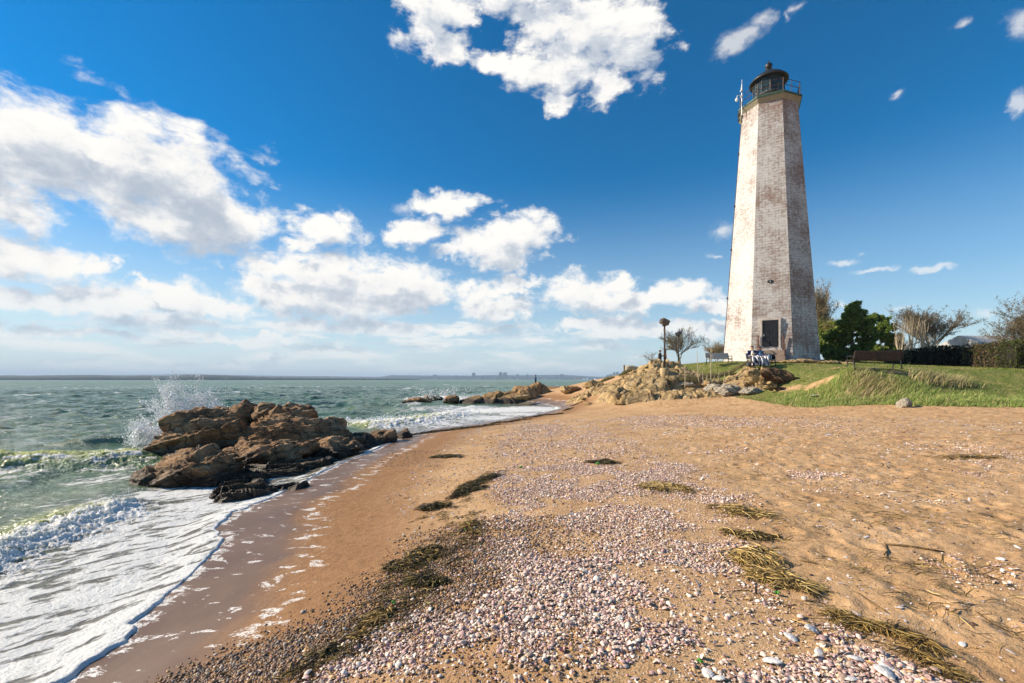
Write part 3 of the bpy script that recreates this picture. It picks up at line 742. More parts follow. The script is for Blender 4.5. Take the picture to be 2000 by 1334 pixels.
    x, y, z = octa(2.20, zr)[5-1] if False else octa(2.20, zr)[4]
    # mast and camera on the left corner of the gallery
    steel = simple_mat('galvanised_steel', (.35, .35, .35), (.55, .55, .55), 9, .45, .5, metal=.4)
    white = simple_mat('white_plastic', (.78, .78, .77), (.82, .82, .81), 3, .4, .5)
    cx, cy = 2.28*math.cos(TH+(-1.28)*math.pi/4), 2.28*math.sin(TH+(-1.28)*math.pi/4)
    ma = MB().tube([(cx, cy, H-.3), (cx, cy, H+2.1)], .035, 8); ma.box((cx, cy, H+.55), (.09, .09, .35)); mast = ma.build('mast', steel, root)
    arm = MB().tube([(cx, cy, H+1.12), (cx-.28, cy-.1, H+1.20), (cx-.44, cy-.16, H+1.12), (cx-.50, cy-.18, H+.92)], .028, 8)
    arm.ball((cx-.50, cy-.18, H+.78), .12, sz=1.25); arm.box((cx-.03, cy-.03, H+1.15), (.14, .14, .16), bev=.02); arm.build('security_camera', white, mast)
    ant = MB().box((cx-.03, cy-.05, H+1.72), (.11, .11, .34), bev=.02); ant.ball((cx-.11, cy-.05, H+1.55), .07); ant.tube([(cx, cy, H+2.05), (cx, cy, H+2.5)], .018, 6); ant.build('antenna', white, mast)
    fl = MB(); ex, ey, _ = octa(2.32, 0)[1]
    fl.box((ex-.02, ey-.02, H-.12), (.16, .16, .22), bev=.02); fl.tube([(ex, ey, H+.2), (ex, ey, H-.45)], .03, 6); fl.box((ex, ey, H-.5), (.14, .1, .16), bev=.02)
    fl.build('floodlight', iron, root)
    cond = MB()
    r_ = lambda z: (R0+(R1-R0)*z/H)*1.004
    a_ = TH+(1-2.5)*math.pi/4
    cond.tube([(r_(z)*math.cos(a_), r_(z)*math.sin(a_), z) for z in np.linspace(0, H-.1, 8)], .022, 6)
    for zz in (5.2, 9.1, 12.6, 16.8): cond.box((r_(zz)*math.cos(a_)-.03, r_(zz)*math.sin(a_), zz), (.09, .09, .14))
    cond.build('conduit', rusty, root)
    # the door face (facing the camera): between corners 2 and 3
    fa = TH; nx, ny = math.cos(fa), math.sin(fa)   # outward normal of face 2-3
    tx, ty = -ny, nx
    ap = lambda z: (R0+(R1-R0)*z/H)*math.cos(math.pi/8)
    tilt = math.atan((R0-R1)*math.cos(math.pi/8)/H)
    def on(t, d, z): r = ap(z)+d; return (nx*r+tx*t, ny*r+ty*t, z)
    rzf = fa+math.pi/2
    zs, dh, dw = .92, 2.12, 1.06
    stone = simple_mat('lintel_stone', (.66, .60, .53), (.50, .42, .35), 4, .85, bump=.4)
    dkm = simple_mat('black_door_paint', (.010, .010, .012), (.022, .022, .026), 3, .5, .4, bump=.1)
    du = -.08
    d = MB().box(on(du, -.01, zs+dh/2), (dw, .14, dh), rz=rzf, rx=0).build('door', dkm, root)
    s = MB()
    for k in range(3):
        for q in (-.25, .25): s.box(on(du+q, .068, zs+.38+k*.68), (.38, .02, .5), rz=rzf, bev=.008)
    s.build('door_panel', dkm, d)
    MB().box(on(du-.42, .09, zs+1.0), (.05, .07, .14), rz=rzf).build('handle', steel, d)
    f = MB()
    f.box(on(du-dw/2-.06, .02, zs+dh/2), (.12, .2, dh), rz=rzf); f.box(on(du+dw/2+.06, .02, zs+dh/2), (.12, .2, dh), rz=rzf); f.box(on(du, .02, zs+dh+.09), (dw+.3, .22, .18), rz=rzf)
    f.box(on(du, .05, zs-.08), (dw+.4, .36, .16), rz=rzf); f.build('door_frame', stone, root)
    pl = MB(); V = []; 
    for k in range(20):
        a = 2*math.pi*k/20; V.append(on(du+.02+.20*math.cos(a), .03, 5.95+.13*math.sin(a)))
    V2 = [on(0, 0, 0)]; n = 20; back = [tuple(np.array(v)-np.array((nx, ny, 0))*.06) for v in V]
    pl.add(V+back, [list(range(n))]+[(i, n+i, n+(i+1) % n, (i+1) % n) for i in range(n)]); p = pl.build('oval_plaque', dkm, root)
    q = MB().box(on(du+.02, .035, 5.95), (.07, .02, .12), rz=rzf, bev=.01); q.build('plaque_centre', steel, p)
    # stoop and steps coming out from the door
    st = simple_mat('stoop_stone', (.42, .30, .22), (.26, .19, .15), 3, .9, bump=.5)
    s = MB()
    for k in range(4):
        hh = zs-.17-.17*k; s.box(on(du, .5+.0*k+.28*k, hh/2-.15+0*k)[:2]+(hh/2-.15,), (1.65-.004*k, .9 if k == 0 else .32, hh+.3), rz=rzf, bev=.02)
    s.build('stone_steps', st, root)
    for sd in (-1, 1):
        h = empty('handrail', (0, 0, 0)); h.parent = root
        p0 = on(du+sd*.80, .12, zs); p1 = on(du+sd*.80, 1.35, zs)
        MB().tube([(p0[0], p0[1], zs-.2), (p0[0], p0[1], zs+1.0)], .045, 6).build('rail_post', rusty, h)
        MB().tube([(p1[0], p1[1], -.1), (p1[0], p1[1], zs+.25)], .045, 6).build('rail_post', rusty, h)
        q = MB(); q.tube([(p0[0], p0[1], zs+.95), (p1[0], p1[1], zs+.22)], .035, 6); q.tube([(p0[0], p0[1], zs+.5), (p1[0], p1[1], zs-.22)], .025, 6); q.build('rail', rusty, h)
    return root
build_lighthouse()
# ================================================================ ROCKS
_ico = {}
def ico(n):
    if n not in _ico:
        bm = bmesh.new(); bmesh.ops.create_icosphere(bm, subdivisions=n, radius=1)
        _ico[n] = (np.array([v.co[:] for v in bm.verts]), np.array([[v.index for v in f.verts] for f in bm.faces])); bm.free()
    return _ico[n]
def rock_mat(name, cols, wetz=None, wetcol=(.02, .016, .013), strata=(.5, 0, .86), scale=1., rough=.85):
    m, nt, b = mat(name, rough, .3)
    geo = nt.new('ShaderNodeNewGeometry').outputs['Position']
    n1 = nt.noise(geo, 1.3*scale, 6, .65, .4); n2 = nt.noise(geo, 7*scale, 6, .7); n3 = nt.noise(geo, 38*scale, 4, .7)
    d = nt.v('DOT_PRODUCT', geo, strata, out=1)
    stv = nt.v('ADD', nt.v('MULTIPLY', geo, (1.1, 1.1, 1.1)), nt.cxyz(0, nt.m('MULTIPLY', d, 7), nt.m('MULTIPLY', d, 5)))
    n4 = nt.noise(stv, 1.6*scale, 5, .65)
    f = nt.m('ADD', nt.m('MULTIPLY', n1, .45), nt.m('ADD', nt.m('MULTIPLY', n2, .25), nt.m('MULTIPLY', n4, .3)))
    c = nt.ramp(f, cols)
    c = nt.mix(.8, c, nt.ramp(n3, [(.3, (.55, .53, .5)), (.55, (1, 1, 1)), (.72, (1.35, 1.3, 1.25))]), 'MULTIPLY')
    # cracks along the cell edges, darker in the base colour
    vd = nt.voro(nt.v('ADD', geo, nt.v('MULTIPLY', nt.noise(geo, 2.5, 3, .6, out=1), (.4, .4, .4))), 1.5*scale, 'DISTANCE_TO_EDGE')
    crack = nt.ss(vd, .045, .0); c = nt.mix(nt.m('MULTIPLY', crack, .6), c, (.05, .035, .02))
    h = nt.m('ADD', nt.m('MULTIPLY', n2, .5), nt.m('ADD', nt.m('MULTIPLY', n4, .9), nt.m('ADD', nt.m('MULTIPLY', n3, .16), nt.m('MULTIPLY', crack, -.30))))
    if wetz is not None:
        _, _, Z = nt.xyz(geo)
        w = nt.ss(nt.m('ADD', Z, nt.m('MULTIPLY', nt.m('SUBTRACT', n1, .5), .7)), wetz+.22, wetz-.12)
        c = nt.mix(nt.m('MULTIPLY', w, .86), c, wetcol)
        nt.put(b.inputs['Roughness'], nt.lin(w, 0, 1, rough, .42))
    nt.put(b.inputs['Base Color'], c)
    nt.put(b.inputs['Normal'], nt.bump(h, 1., .14))
    return m
def rock_np(size, seed, sub=5, planes=9, disp=.16, strata=(.5, 0, .86), sfreq=5., block=.75, samp=.05, freq=1.6):
    V, Fc = ico(sub); rg = np.random.default_rng(seed)
    P = V.copy()
    # cut the ball with planes so that it gets broken faces
    for _ in range(planes):
        n = rg.normal(size=3); n /= np.linalg.norm(n); d = rg.uniform(block, .97)
        k = P@n; P = np.where((k > d)[:, None], P-(k-d)[:, None]*n*.96, P)
    S = np.array(size, float)
    nrm = V/np.linalg.norm(V, axis=1, keepdims=True)
    Q = P*S; m = S.mean()
    q = Q/m*freq+rg.uniform(-50, 50, 3)
    dsp = fbm3(q, 4, seed)*disp*1.2-disp*.35*np.abs(fbm3(q*1.9+5, 4, seed+3))*2
    st = np.array(strata)/np.linalg.norm(strata)
    w = noise3(q*.8, seed+7)*.35
    t = (Q@st)*sfreq+w*2
    tooth = (t-np.floor(t))
    samp = samp*1.7
    dsp = dsp+samp*(fbm3(np.stack([t*.9, q[:, 0]*.6, q[:, 1]*.6], 1), 3, seed+5)*1.8-.5*(tooth**3))
    dsp = dsp-.05*disp/.16*sst(fbm3(q*1.2+9, 3, seed+19, ridge=True), .55, .9)
    if sub >= 5:
        qr = q*1.0; qr = qr+np.outer(Q@st/m*0, st); a_ = np.stack([qr[:, 0]*1.2+qr[:, 2]*.6, qr[:, 1]*1.2, t*.55], 1)
        dsp = dsp+disp*.85*(fbm3(a_*2.6, 4, seed+23, g=.62, ridge=True)-.55)+disp*.35*fbm3(q*8, 3, seed+29, g=.7)
    n = nrm/S; n /= np.linalg.norm(n, axis=1, keepdims=True)
    return Q+n*(dsp*m)[:, None], Fc
def rock(name, c, size, rz, seed, m, label, cat='rock', group=None, rx=0, ry=0, parent=None, **kw):
    V, Fc = rock_np(size, seed, **kw)
    Mx = np.array(Euler((rx, ry, rz)).to_matrix()); V = V@Mx.T
    o = mesh_np(name, V, Fc, m, parent); o.location = c
    return tag(o, label, cat, group)
brown = [(.33, (.065, .034, .018)), (.43, (.25, .130, .060)), (.52, (.46, .275, .140)), (.63, (.66, .45, .265))]
M_dark = rock_mat('wet_brown_gneiss', brown, wetz=.26, strata=(-.35, .25, .9))
tan = [(.30, (.20, .12, .05)), (.43, (.42, .27, .11)), (.53, (.56, .40, .20)), (.70, (.68, .54, .35))]
M_tan = rock_mat('tan_ledge_stone', tan, strata=(-.3, .1, .9))
M_mid = rock_mat('ochre_shore_rock', [(.28, (.16, .09, .04)), (.45, (.34, .20, .085)), (.58, (.46, .29, .13)), (.72, (.54, .38, .20))], wetz=.45, strata=(.7, 0, .7))
M_grey = rock_mat('pale_grey_stone', [(.28, (.26, .22, .16)), (.5, (.48, .42, .32)), (.72, (.62, .57, .47))], strata=(-.3, .1, .9))
M_shadow = rock_mat('shaded_ledge_stone', [(.28, (.07, .045, .03)), (.5, (.20, .12, .07)), (.72, (.42, .26, .13))], strata=(-.2, .1, .95))  # ledge lies in shade; that darkness is put into the stone colour

# (left, right, top, base in photo pixels, height of the base, half depth, label, turn, seed, extra)
HERO = [
 (314,498,805,893,.00,1.25,'rounded brown boulder at the seaward end of the outcrop, spray behind it',-.15,3,dict(sub=6,disp=.10,planes=10,block=.72)),
 (436,512,790,835,.55,.9,'dark humped rock on top of the outcrop just right of the spray',.1,5,dict(sub=5,disp=.10)),
 (500,538,785,815,.75,.5,'small square block on the crest of the outcrop, left of the narrow gap',.1,8,dict(sub=4,disp=.06,block=.7)),
 (532,562,789,812,.75,.5,'small split block on the crest of the outcrop, right of the narrow gap',.1,13,dict(sub=4,disp=.06,block=.7)),
 (545,612,790,822,.62,.8,'long low rock trailing down the right of the outcrop crest',-.05,14,dict(sub=5,disp=.08)),
 (474,704,818,885,.00,1.5,'broad ribbed brown slab sloping to the right in the middle of the outcrop',-.10,21,dict(sub=6,disp=.07,samp=.09,block=.66,planes=12,ry=.23)),
 (425,608,852,912,-.05,.95,'dark weathered rock mass in front of the rounded boulder',.05,24,dict(sub=6,disp=.12,samp=.08)),
 (300,480,885,948,-.12,.85,'black wet tongue of rock running down left into the foam',.20,27,dict(sub=6,disp=.12,samp=.08,ry=-.08)),
 (268,345,912,950,-.12,.45,'low wet point of rock furthest left in the foam',.2,29,dict(sub=5,disp=.16)),
 (338,392,880,908,-.0,.35,'small black hump between the rounded boulder and the wet tongue',.0,31,dict(sub=5,disp=.12)),
 (606,702,856,893,-.02,.65,'rounded dark rock beside the sand at the right of the outcrop',.1,33,dict(sub=5,disp=.11,block=.8)),
 (655,748,848,872,.0,.8,'rugged dark rock where the outcrop runs into the beach',.0,36,dict(sub=5,disp=.16)),
 (722,780,838,866,-.02,.5,'small dark rock near the landward end of the outcrop',.0,38,dict(sub=5,disp=.16)),
 (768,806,838,856,-.02,.4,'last little rock of the outcrop, touching the sand',.0,39,dict(sub=4,disp=.16)),
 (560,650,890,912,-.06,.5,'low wet rock in the pool beside the rounded dark rock',.0,41,dict(sub=5,disp=.15)),
]
for h_ in HERO: h_[9].update(planes=24, block=.64, samp=.085, disp=min(.085, h_[9].get('disp', .1)))
for (u0, u1, vt, vb, zb, dy, lab, rz, seed, kw) in HERO:
    yb = (EYE-max(zb, .02))*F/(vb-HZ) if zb < .4 else 14.2
    yc = yb+dy*.6
    w = (u1-u0)/F*yc/2; zt = EYE-(vt-HZ)/F*yc
    zlo = zb-.25; hz = (zt-zlo)/2
    kw = dict(kw); ry = kw.pop('ry', 0)
    rock('rock', (((u0+u1)/2-1000)/F*yc, yc, zlo+hz*.95), (w*1.17, dy*1.12, hz*1.24), rz, seed, M_dark, lab, 'rock', 'brown rocks of the outcrop in the surf', ry=ry, strata=(-.35, .25, .9), **kw)

# the ledges of the point: broken blocks as a height field, plus loose boulders on top
def crag(name, x0, x1, y0, y1, step, maskf, hf, m, label, cat):
    xs = np.arange(x0, x1, step); ys = np.arange(y0, y1, step); X, Y = np.meshgrid(xs, ys); x = X.ravel(); y = Y.ravel()
    g = base_h(x, y); mk = maskf(x, y); h = hf(x, y)
    z = g-.35+mk*(.35+h)
    jx = .10*noise2(x*2, y*2, 501); jy = .10*noise2(x*2+9, y*2, 502)
    F4 = grid_faces(len(ys), len(xs)); keep = (mk[F4].max(1) > .03)
    o = mesh_np(name, np.stack([x+jx*mk, y+jy*mk, z], 1), F4[keep], m)
    me = o.data; bm = bmesh.new(); bm.from_mesh(me); bmesh.ops.delete(bm, geom=[v for v in bm.verts if not v.link_faces], context='VERTS'); bm.to_mesh(me); bm.free()
    return tag(o, label, cat)
def blocky(x, y, sc, amp, seed, tilt=.5):
    wx = x*sc+.35*noise2(x*sc*.7, y*sc*.7, seed+1); wy = y*sc*.75+.35*noise2(x*sc*.7, y*sc*.7, seed+2)
    d1, d2, c1, c2, ox, oy = voro2(wx, wy, seed)
    edge = sst(d2-d1, .0, .16)
    return amp*((c1-.35)+tilt*((c2-.5)*ox*1.6+(c1-.5)*oy*1.4)-.55*(1-edge))
def seg_mask(x, y, L, soft):
    o = np.zeros(x.shape)
    for (ax, ay), (bx, by), r in L:
        dx, dy = bx-ax, by-ay; t = np.clip(((x-ax)*dx+(y-ay)*dy)/(dx*dx+dy*dy+1e-9), 0, 1)
        d = np.hypot(x-ax-t*dx, y-ay-t*dy); o = np.maximum(o, sst(d, r+soft, r-soft))
    return o
P2 = lambda u, v, y: D(u, v, y)[:2]
def slabs(x, y, ang, lam, amp, seed):
    c, q = math.cos(ang), math.sin(ang); wx = x+.25*noise2(x*1.1, y*1.1, seed); wy = y+.25*noise2(x*1.1, y*1.1, seed+1)
    t = (-wx*q+wy*c)/lam; a = (wx*c+wy*q)/(lam*4.5); k = np.floor(t); a = a+_hash(k, k*0, k*0, seed+2)*7; f = t-k
    h = _hash(k, np.floor(a), k*0, seed+3); e = a-np.floor(a)
    return amp*((.35+.9*h)*(1-f*.75)*sst(f, .0, .10)*sst(e, 0, .07)*sst(1-e, 0, .07))
W2 = lambda u, v: W(u, v, .03)[:2]
lr = [([(W2(460, 940), W2(560, 922), .46), (W2(500, 925), W2(600, 912), .40)], 'layered low rock with foam running over it, further from the camera', 91), ([(W2(455, 970), W2(565, 956), .40), (W2(450, 948), W2(500, 945), .28)], 'layered low rock nearest the camera at the edge of the foam', 94)]
for L_, lab, sd_ in lr:
    pts_ = np.array([p for q_ in L_ for p in q_[:2]]); (xa, ya), (xb, yb) = pts_.min(0)-.9, pts_.max(0)+.9
    o = crag('layered_rock', xa, xb, ya, yb, .014, lambda x, y: seg_mask(x+.10*noise2(x*3, y*3, sd_), y+.10*noise2(x*3, y*3, sd_+1), L_, .16),
         lambda x, y: .0-base_h(x, y)+slabs(x, y, .55, .17, .17, sd_)+.05*seg_mask(x, y, L_, .35)+.03*fbm2(x*6, y*6, 4, sd_+2), M_dark, lab, 'rock')
    o['group'] = 'layered rocks in the foam'
bl = [(P2(1215, 785, 29.5), P2(1330, 780, 28.5), 1.5), (P2(1330, 780, 28.2), P2(1450, 768, 27.5), 1.3), (P2(1160, 765, 34), P2(1240, 750, 33), 1.6), (P2(1240, 760, 31.5), P2(1310, 755, 30.5), 1.4), (P2(1230, 740, 35), P2(1275, 726, 37), 1.5), (P2(1270, 735, 34), P2(1300, 724, 37), 1.3), (P2(1440, 760, 27.3), P2(1500, 748, 27), 1.0), (P2(1340, 765, 30.2), P2(1460, 756, 28.6), 1.2), (P2(1215, 790, 28.6), P2(1300, 788, 28), 1.0), (P2(1135, 772, 34.5), P2(1165, 770, 33.5), .9)]
crag('ledge_rocks', 3, 19, 24, 42, .05, lambda x, y: seg_mask(x+.5*noise2(x*.6, y*.6, 8), y+.5*noise2(x*.6, y*.6, 9), bl, .45),
     lambda x, y: .30+blocky(x*.7, y, .55, .62, 61, .9)+blocky(x*.55, y*1.1, 1.5, .24, 62, .8)+.13*fbm2(x*3, y*5, 5, 63, .6)-.16*np.abs(fbm2(x*1.4, y*2.6, 3, 64)), M_tan,
     'broken tan ledges of the point sloping from the lighthouse down to the beach', 'rock ledge')
ml = [(P2(930, 770, 41.5), P2(1010, 766, 42.5), 2.1), (P2(880, 780, 42), P2(930, 775, 42), .8), (P2(1010, 765, 43.5), P2(1050, 764, 45), 1.3)]
crag('shore_rocks', -8, 4, 37, 49, .05, lambda x, y: seg_mask(x+.4*noise2(x*.6, y*.6, 18), y+.4*noise2(x*.6, y*.6, 19), ml, .8),
     lambda x, y: .30+.75*seg_mask(x, y, ml, 1.5)+blocky(x, y, .7, .45, 71, .8)+.16*fbm2(x*2.2, y*2.2, 4, 73)-.22*np.abs(fbm2(x*1.5+y*1.1, y*.7, 3, 74)), M_mid,
     'ochre humped rocks at the head of the small bay with waves breaking on them', 'rocks')
pk = [(P2(1050, 758, 60), P2(1075, 760, 58), 1.8), (P2(1020, 756, 61), P2(1050, 756, 61), 1.6), (P2(1075, 762, 52), P2(1090, 762, 54), 1.)]
crag('point_rocks', 0, 8, 49, 65, .08, lambda x, y: seg_mask(x+.4*noise2(x*.6, y*.6, 28), y, pk, .8),
     lambda x, y: 1.24-base_h(x, y)+.30*(blocky(x, y, .7, .5, 81, .8))+.08*fbm2(x*2, y*2, 3, 83), M_mid,
     'low tan rocks of the far point under the standing person', 'rocks')
# loose boulders: photo pixel of the foot, depth, size (w, d, h), material, label
LB = [
 (1214,796,27.6,(.42,.4,.30),M_tan,'small dark edged boulder at the left foot of the tan ledges'),
 (1245,797,27.6,(.72,.5,.36),M_tan,'broad tan boulder at the foot of the ledges, second from the left'),
 (1262,796,27.4,(.35,.4,.30),M_tan,'narrow split boulder at the foot of the ledges'),
 (1290,791,27.6,(.62,.45,.32),M_tan,'dark fronted boulder in the row at the foot of the ledges'),
 (1232,788,28.6,(.55,.5,.42),M_tan,'upright tan boulder behind the row at the foot of the ledges'),
 (1330,787,27.2,(.9,.5,.30),M_tan,'flat tan slab below the lamp post, resting on the sand'),
 (1375,782,27.0,(1.0,.6,.30),M_tan,'long tan slab right of the lamp post at the top of the sand'),
 (1430,776,26.6,(1.1,.7,.46),M_grey,'pale grey cracked boulder at the right end of the ledges'),
 (1405,770,27.6,(.8,.6,.38),M_grey,'pale grey boulder behind the cracked one'),
 (1470,772,26.0,(.75,.45,.26),M_grey,'low pale stone nearest the turf at the end of the ledges'),
 (1440,752,29,(1.1,.7,.34),M_tan,'smooth tan slab below the bench with two people'),
 (1395,757,29,(1.0,.6,.30),M_tan,'smooth tan slab below the dry stalks'),
 (1335,757,29.5,(.95,.6,.28),M_grey,'grey sloping slab right of the lamp post footing'),
 (1252,771,30,(.9,.6,.46),M_tan,'large angular boulder half way up the ledges'),
 (1225,762,32,(.8,.6,.5),M_tan,'steep tan boulder on the seaward shoulder of the ledges'),
 (1200,768,32.5,(.7,.6,.42),M_tan,'tan boulder below the seaward shoulder'),
 (1180,775,32.5,(.6,.5,.34),M_tan,'tan boulder low on the seaward side of the ledges'),
 (1160,762,35,(.9,.7,.42),M_tan,'long tan rock sloping into the sea at the end of the ledges'),
 (1140,782,32,(.22,.2,.14),M_tan,'small stone alone on the sand left of the ledges'),
 (1106,768,40,(.7,.6,.42),M_tan,'pointed tan rock on the shore between the person and the ledges'),
 (1120,764,40,(.8,.5,.3),M_dark,'dark wet rock at the water behind the pointed tan rock'),
 (1022,779,38.5,(.9,.5,.22),M_tan,'low flat stone on the sand beside the ochre rocks'),
 (1150,792,29.5,(.35,.25,.12),M_tan,'low stone in the sand in front of the ledges'),
]
for i, (u, v, y, sz, mm, lab) in enumerate(LB):
    x, y, _ = D(u, v, y); z = EYE-(v-HZ)/F*y
    rock('boulder', (x, y+sz[1]*.5, z+sz[2]*.75), (sz[0], sz[1], sz[2]*1.1), .3*math.sin(i*3), 200+i, mm, lab, 'boulder', 'boulders on the ledges of the point', sub=5, disp=.10, block=.60, planes=20, samp=.06)
# surf rocks left of the ochre group
for i, (u, v, y, sz, lab) in enumerate([(818,787,40,(1.1,.7,.38),'black rock awash left of the ochre rocks'), (845,776,46,(1.2,.8,.42),'dark flat rock in the white water behind the black one'), (795,790,39.5,(.5,.4,.2),'small black rock furthest out in the white water'),
        (882,782,41.5,(.9,.8,.5),'dark rock joined to the left end of the ochre rocks')]):
    x, y, _ = D(u, v, y); rock('rock', (x, y, .12+sz[2]*.3), sz, .1*i, 300+i, M_dark, lab, 'rock', 'dark rocks awash in the bay', sub=5, disp=.16)
# dark undercut ledge right of the bench, with its loose stones
x, y, z = D(1535, 755, 26.0)
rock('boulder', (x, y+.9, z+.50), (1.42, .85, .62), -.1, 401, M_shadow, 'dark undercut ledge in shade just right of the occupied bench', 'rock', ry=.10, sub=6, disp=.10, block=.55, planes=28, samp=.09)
x, y, z = D(1478, 752, 26.2); rock('boulder', (x, y+.5, z+.5), (.66, .55, .50), .1, 402, M_tan, 'smooth pale block left of the dark undercut ledge', 'rock', sub=5, disp=.05, block=.55, planes=24)
for i, (u, v, s) in enumerate([(1498,758,.16),(1506,762,.13),(1512,756,.15),(1520,762,.17),(1503,750,.14),(1530,765,.12)]):
    x, y, z = D(u, v, 25.2); y -= .0
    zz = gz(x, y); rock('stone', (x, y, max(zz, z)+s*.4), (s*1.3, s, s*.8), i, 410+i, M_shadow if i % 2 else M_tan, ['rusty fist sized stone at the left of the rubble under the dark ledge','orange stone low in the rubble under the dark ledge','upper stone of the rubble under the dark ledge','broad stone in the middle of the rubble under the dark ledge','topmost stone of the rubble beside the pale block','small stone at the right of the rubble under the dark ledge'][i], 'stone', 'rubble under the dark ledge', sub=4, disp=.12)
# flat stones in front of the lighthouse foot
for i, (u, v, y, sz, lab) in enumerate([(1565,712,30.5,(1.5,.5,.16),'long pale slab at the foot of the lighthouse below its shaded face'), (1620,713,30,(.9,.4,.15),'flat stone right of the lighthouse foot, second from the tower'), (1652,714,29.8,(.7,.35,.13),'flat dark edged stone furthest from the tower'), (1500,711,31,(1.2,.4,.12),'flat slab in front of the lighthouse steps'), (1440,716,30.5,(.8,.4,.1),'flat slab in the turf behind the seated couple')]):
    x, y, z = D(u, v, y); zz = gz(x, y); rock('flat_stone', (x, y, zz+.06), sz, 0, 430+i, M_tan, lab, 'stone', 'flat stones round the lighthouse', sub=5, disp=.10, block=.6)
for i, (u, v, y, sz, lab) in enumerate([(1700,731,22.5,(.5,.18,.04),'pale flat stone in the path left of the brown bench'), (1592,765,22.5,(.28,.2,.07),'pale stone in the bare slope right of the rubble'), (1555,772,22.5,(.2,.14,.05),'small pale stone low on the bare slope')]):
    x, y, z = D(u, v, y); zz = gz(x, y); rock('stone', (x, y, zz+.01), sz, 0, 440+i, M_grey, lab, 'stone', 'stones in the bank', sub=4, disp=.1)
x, y, z = D(1765, 796, 18.6); zz = gz(x, y)
rock('boulder', (x, y, zz+.13), (.33, .26, .26), .4, 450, M_grey, 'single pale boulder on the sand in front of the tall grass', 'boulder', sub=5, disp=.13, block=.7)
# broken concrete block and post on the skyline
conc = simple_mat('weathered_concrete', (.30, .26, .19), (.48, .42, .31), 4, .9, bump=.5)
x, y, z = D(1234, 727, 40); V, Fc = rock_np((.80, .5, .42), 91, 5, planes=0, disp=.03, samp=.02)
V = np.sign(V)*np.abs(V/np.array([.8, .5, .42]))**.45*np.array([.62, .45, .33]); V[:, 2] -= np.maximum(V[:, 0], 0)*.25
o = mesh_np('concrete_block', V, Fc, conc); o.location = (x, y, z+.28); tag(o, 'broken block of old concrete standing on the crest of the ledges', 'concrete block')
x, y, z = D(1219, 728, 40); o = MB().box((0, 0, .25), (.13, .13, .9), bev=.02).build('marker_post', simple_mat('grey_post', (.18, .17, .16), (.26, .25, .23), 6)); o.location = (x, y, z); tag(o, 'short grey post beside the broken concrete block', 'post')

# ================================================================ SHELLS AND PEBBLES
BANDS = [  # rows of (photo row, left, right) with a weight: where the sea has left the shells
 ([(832,1010,1130),(845,980,1200),(860,960,1270),(880,945,1300),(905,955,1330),(940,950,1420),(975,960,1465),(1010,930,1480),(1050,900,1480),(1100,860,1490),(1150,790,1540),(1200,720,1640),(1240,620,1730),(1280,520,1830),(1334,385,1960),(1420,250,2060)], 1.0),
 ([(812,1230,1400),(820,1200,1560),(834,1230,1500)], .9),
 ([(820,1500,1640),(845,1640,1760),(856,1750,1800)], .35),
 ([(872,1360,1460),(880,1330,1500),(888,1380,1450)], .5),
 ([(922,1540,1600),(932,1530,1700),(944,1570,1690)], .7), ([(940,1700,1780),(958,1560,1660),(975,1740,1850),(985,1800,1900)], .22),
 ([(866,1760,1900),(882,1780,2010),(896,1820,2010),(905,1850,1960),(925,1840,1960),(935,1900,2040)], .62),
 ([(1075,1780,1900),(1110,1820,2050),(1150,1850,2060)], .22),
]
def shell_density(x, y, z):
    u, v = pxof(x, y, z); d = np.zeros(x.shape)
    un = u+60*fbm2(x*.8, y*.8, 4, 201)
    for rows, w in BANDS:
        r = np.array(rows, float)
        L = np.interp(v, r[:, 0], r[:, 1]); Rt = np.interp(v, r[:, 0], r[:, 2]); wd = np.maximum(Rt-L, 1)
        ins = sst((un-L)/wd, -.03, .14)*sst((Rt-un)/wd, -.03, .14)*sst(v, r[0, 0]-6, r[0, 0]+6)*sst(v, r[-1, 0]+6, r[-1, 0]-6)
        d = np.maximum(d, w*ins)
    n = fbm2(x*1.1, y*1.1, 5, 205)
    big = rows is not None
    n2_ = fbm2(x*2.3+9, y*2.3, 4, 207); bare = sst(v, 1120, 1200)*sst(u, 1000, 1120)*.16
    d = d*(.10+1.0*sst(n+.5*n2_-bare, -.24, .10))
    return d, u, v
def scatter(n, y0, y1, az0=-50, az1=52):
    a = np.radians(RNG.uniform(az0, az1, n)); r = np.sqrt(RNG.uniform(y0*y0, y1*y1, n)); return r*np.sin(a), r*np.cos(a)
def instance_mesh(name, V0, F0, P, Rm, S, m, cols, **kw):
    """V0 (k,3) template, P (n,3) places, Rm (n,3,3) turns, S (n,3) sizes; all in one mesh (stuff)"""
    n = len(P); k = len(V0)
    V = np.einsum('nij,nkj->nki', Rm, V0[None]*S[:, None, :])+P[:, None, :]
    Fc = (F0[None]+(np.arange(n)*k)[:, None, None]).reshape(-1, F0.shape[1])
    return mesh_np(name, V.reshape(-1, 3), Fc, m, attrs={'tint': np.repeat(cols, k, 0)}, **kw)
def rots(n, tilt=.5):
    a = RNG.uniform(0, 2*np.pi, n); t = np.abs(RNG.normal(0, tilt, n)); b = RNG.uniform(0, 2*np.pi, n)
    ca, sa = np.cos(a), np.sin(a); Z = np.zeros(n); O = np.ones(n)
    Rz = np.stack([ca, -sa, Z, sa, ca, Z, Z, Z, O], 1).reshape(n, 3, 3)
    ct, s_ = np.cos(t), np.sin(t); Rx = np.stack([O, Z, Z, Z, ct, -s_, Z, s_, ct], 1).reshape(n, 3, 3)
    cb, sb = np.cos(b), np.sin(b); Rb = np.stack([cb, -sb, Z, sb, cb, Z, Z, Z, O], 1).reshape(n, 3, 3)
    return np.einsum('nij,njk,nkl->nil', Rb, Rx, Rz)
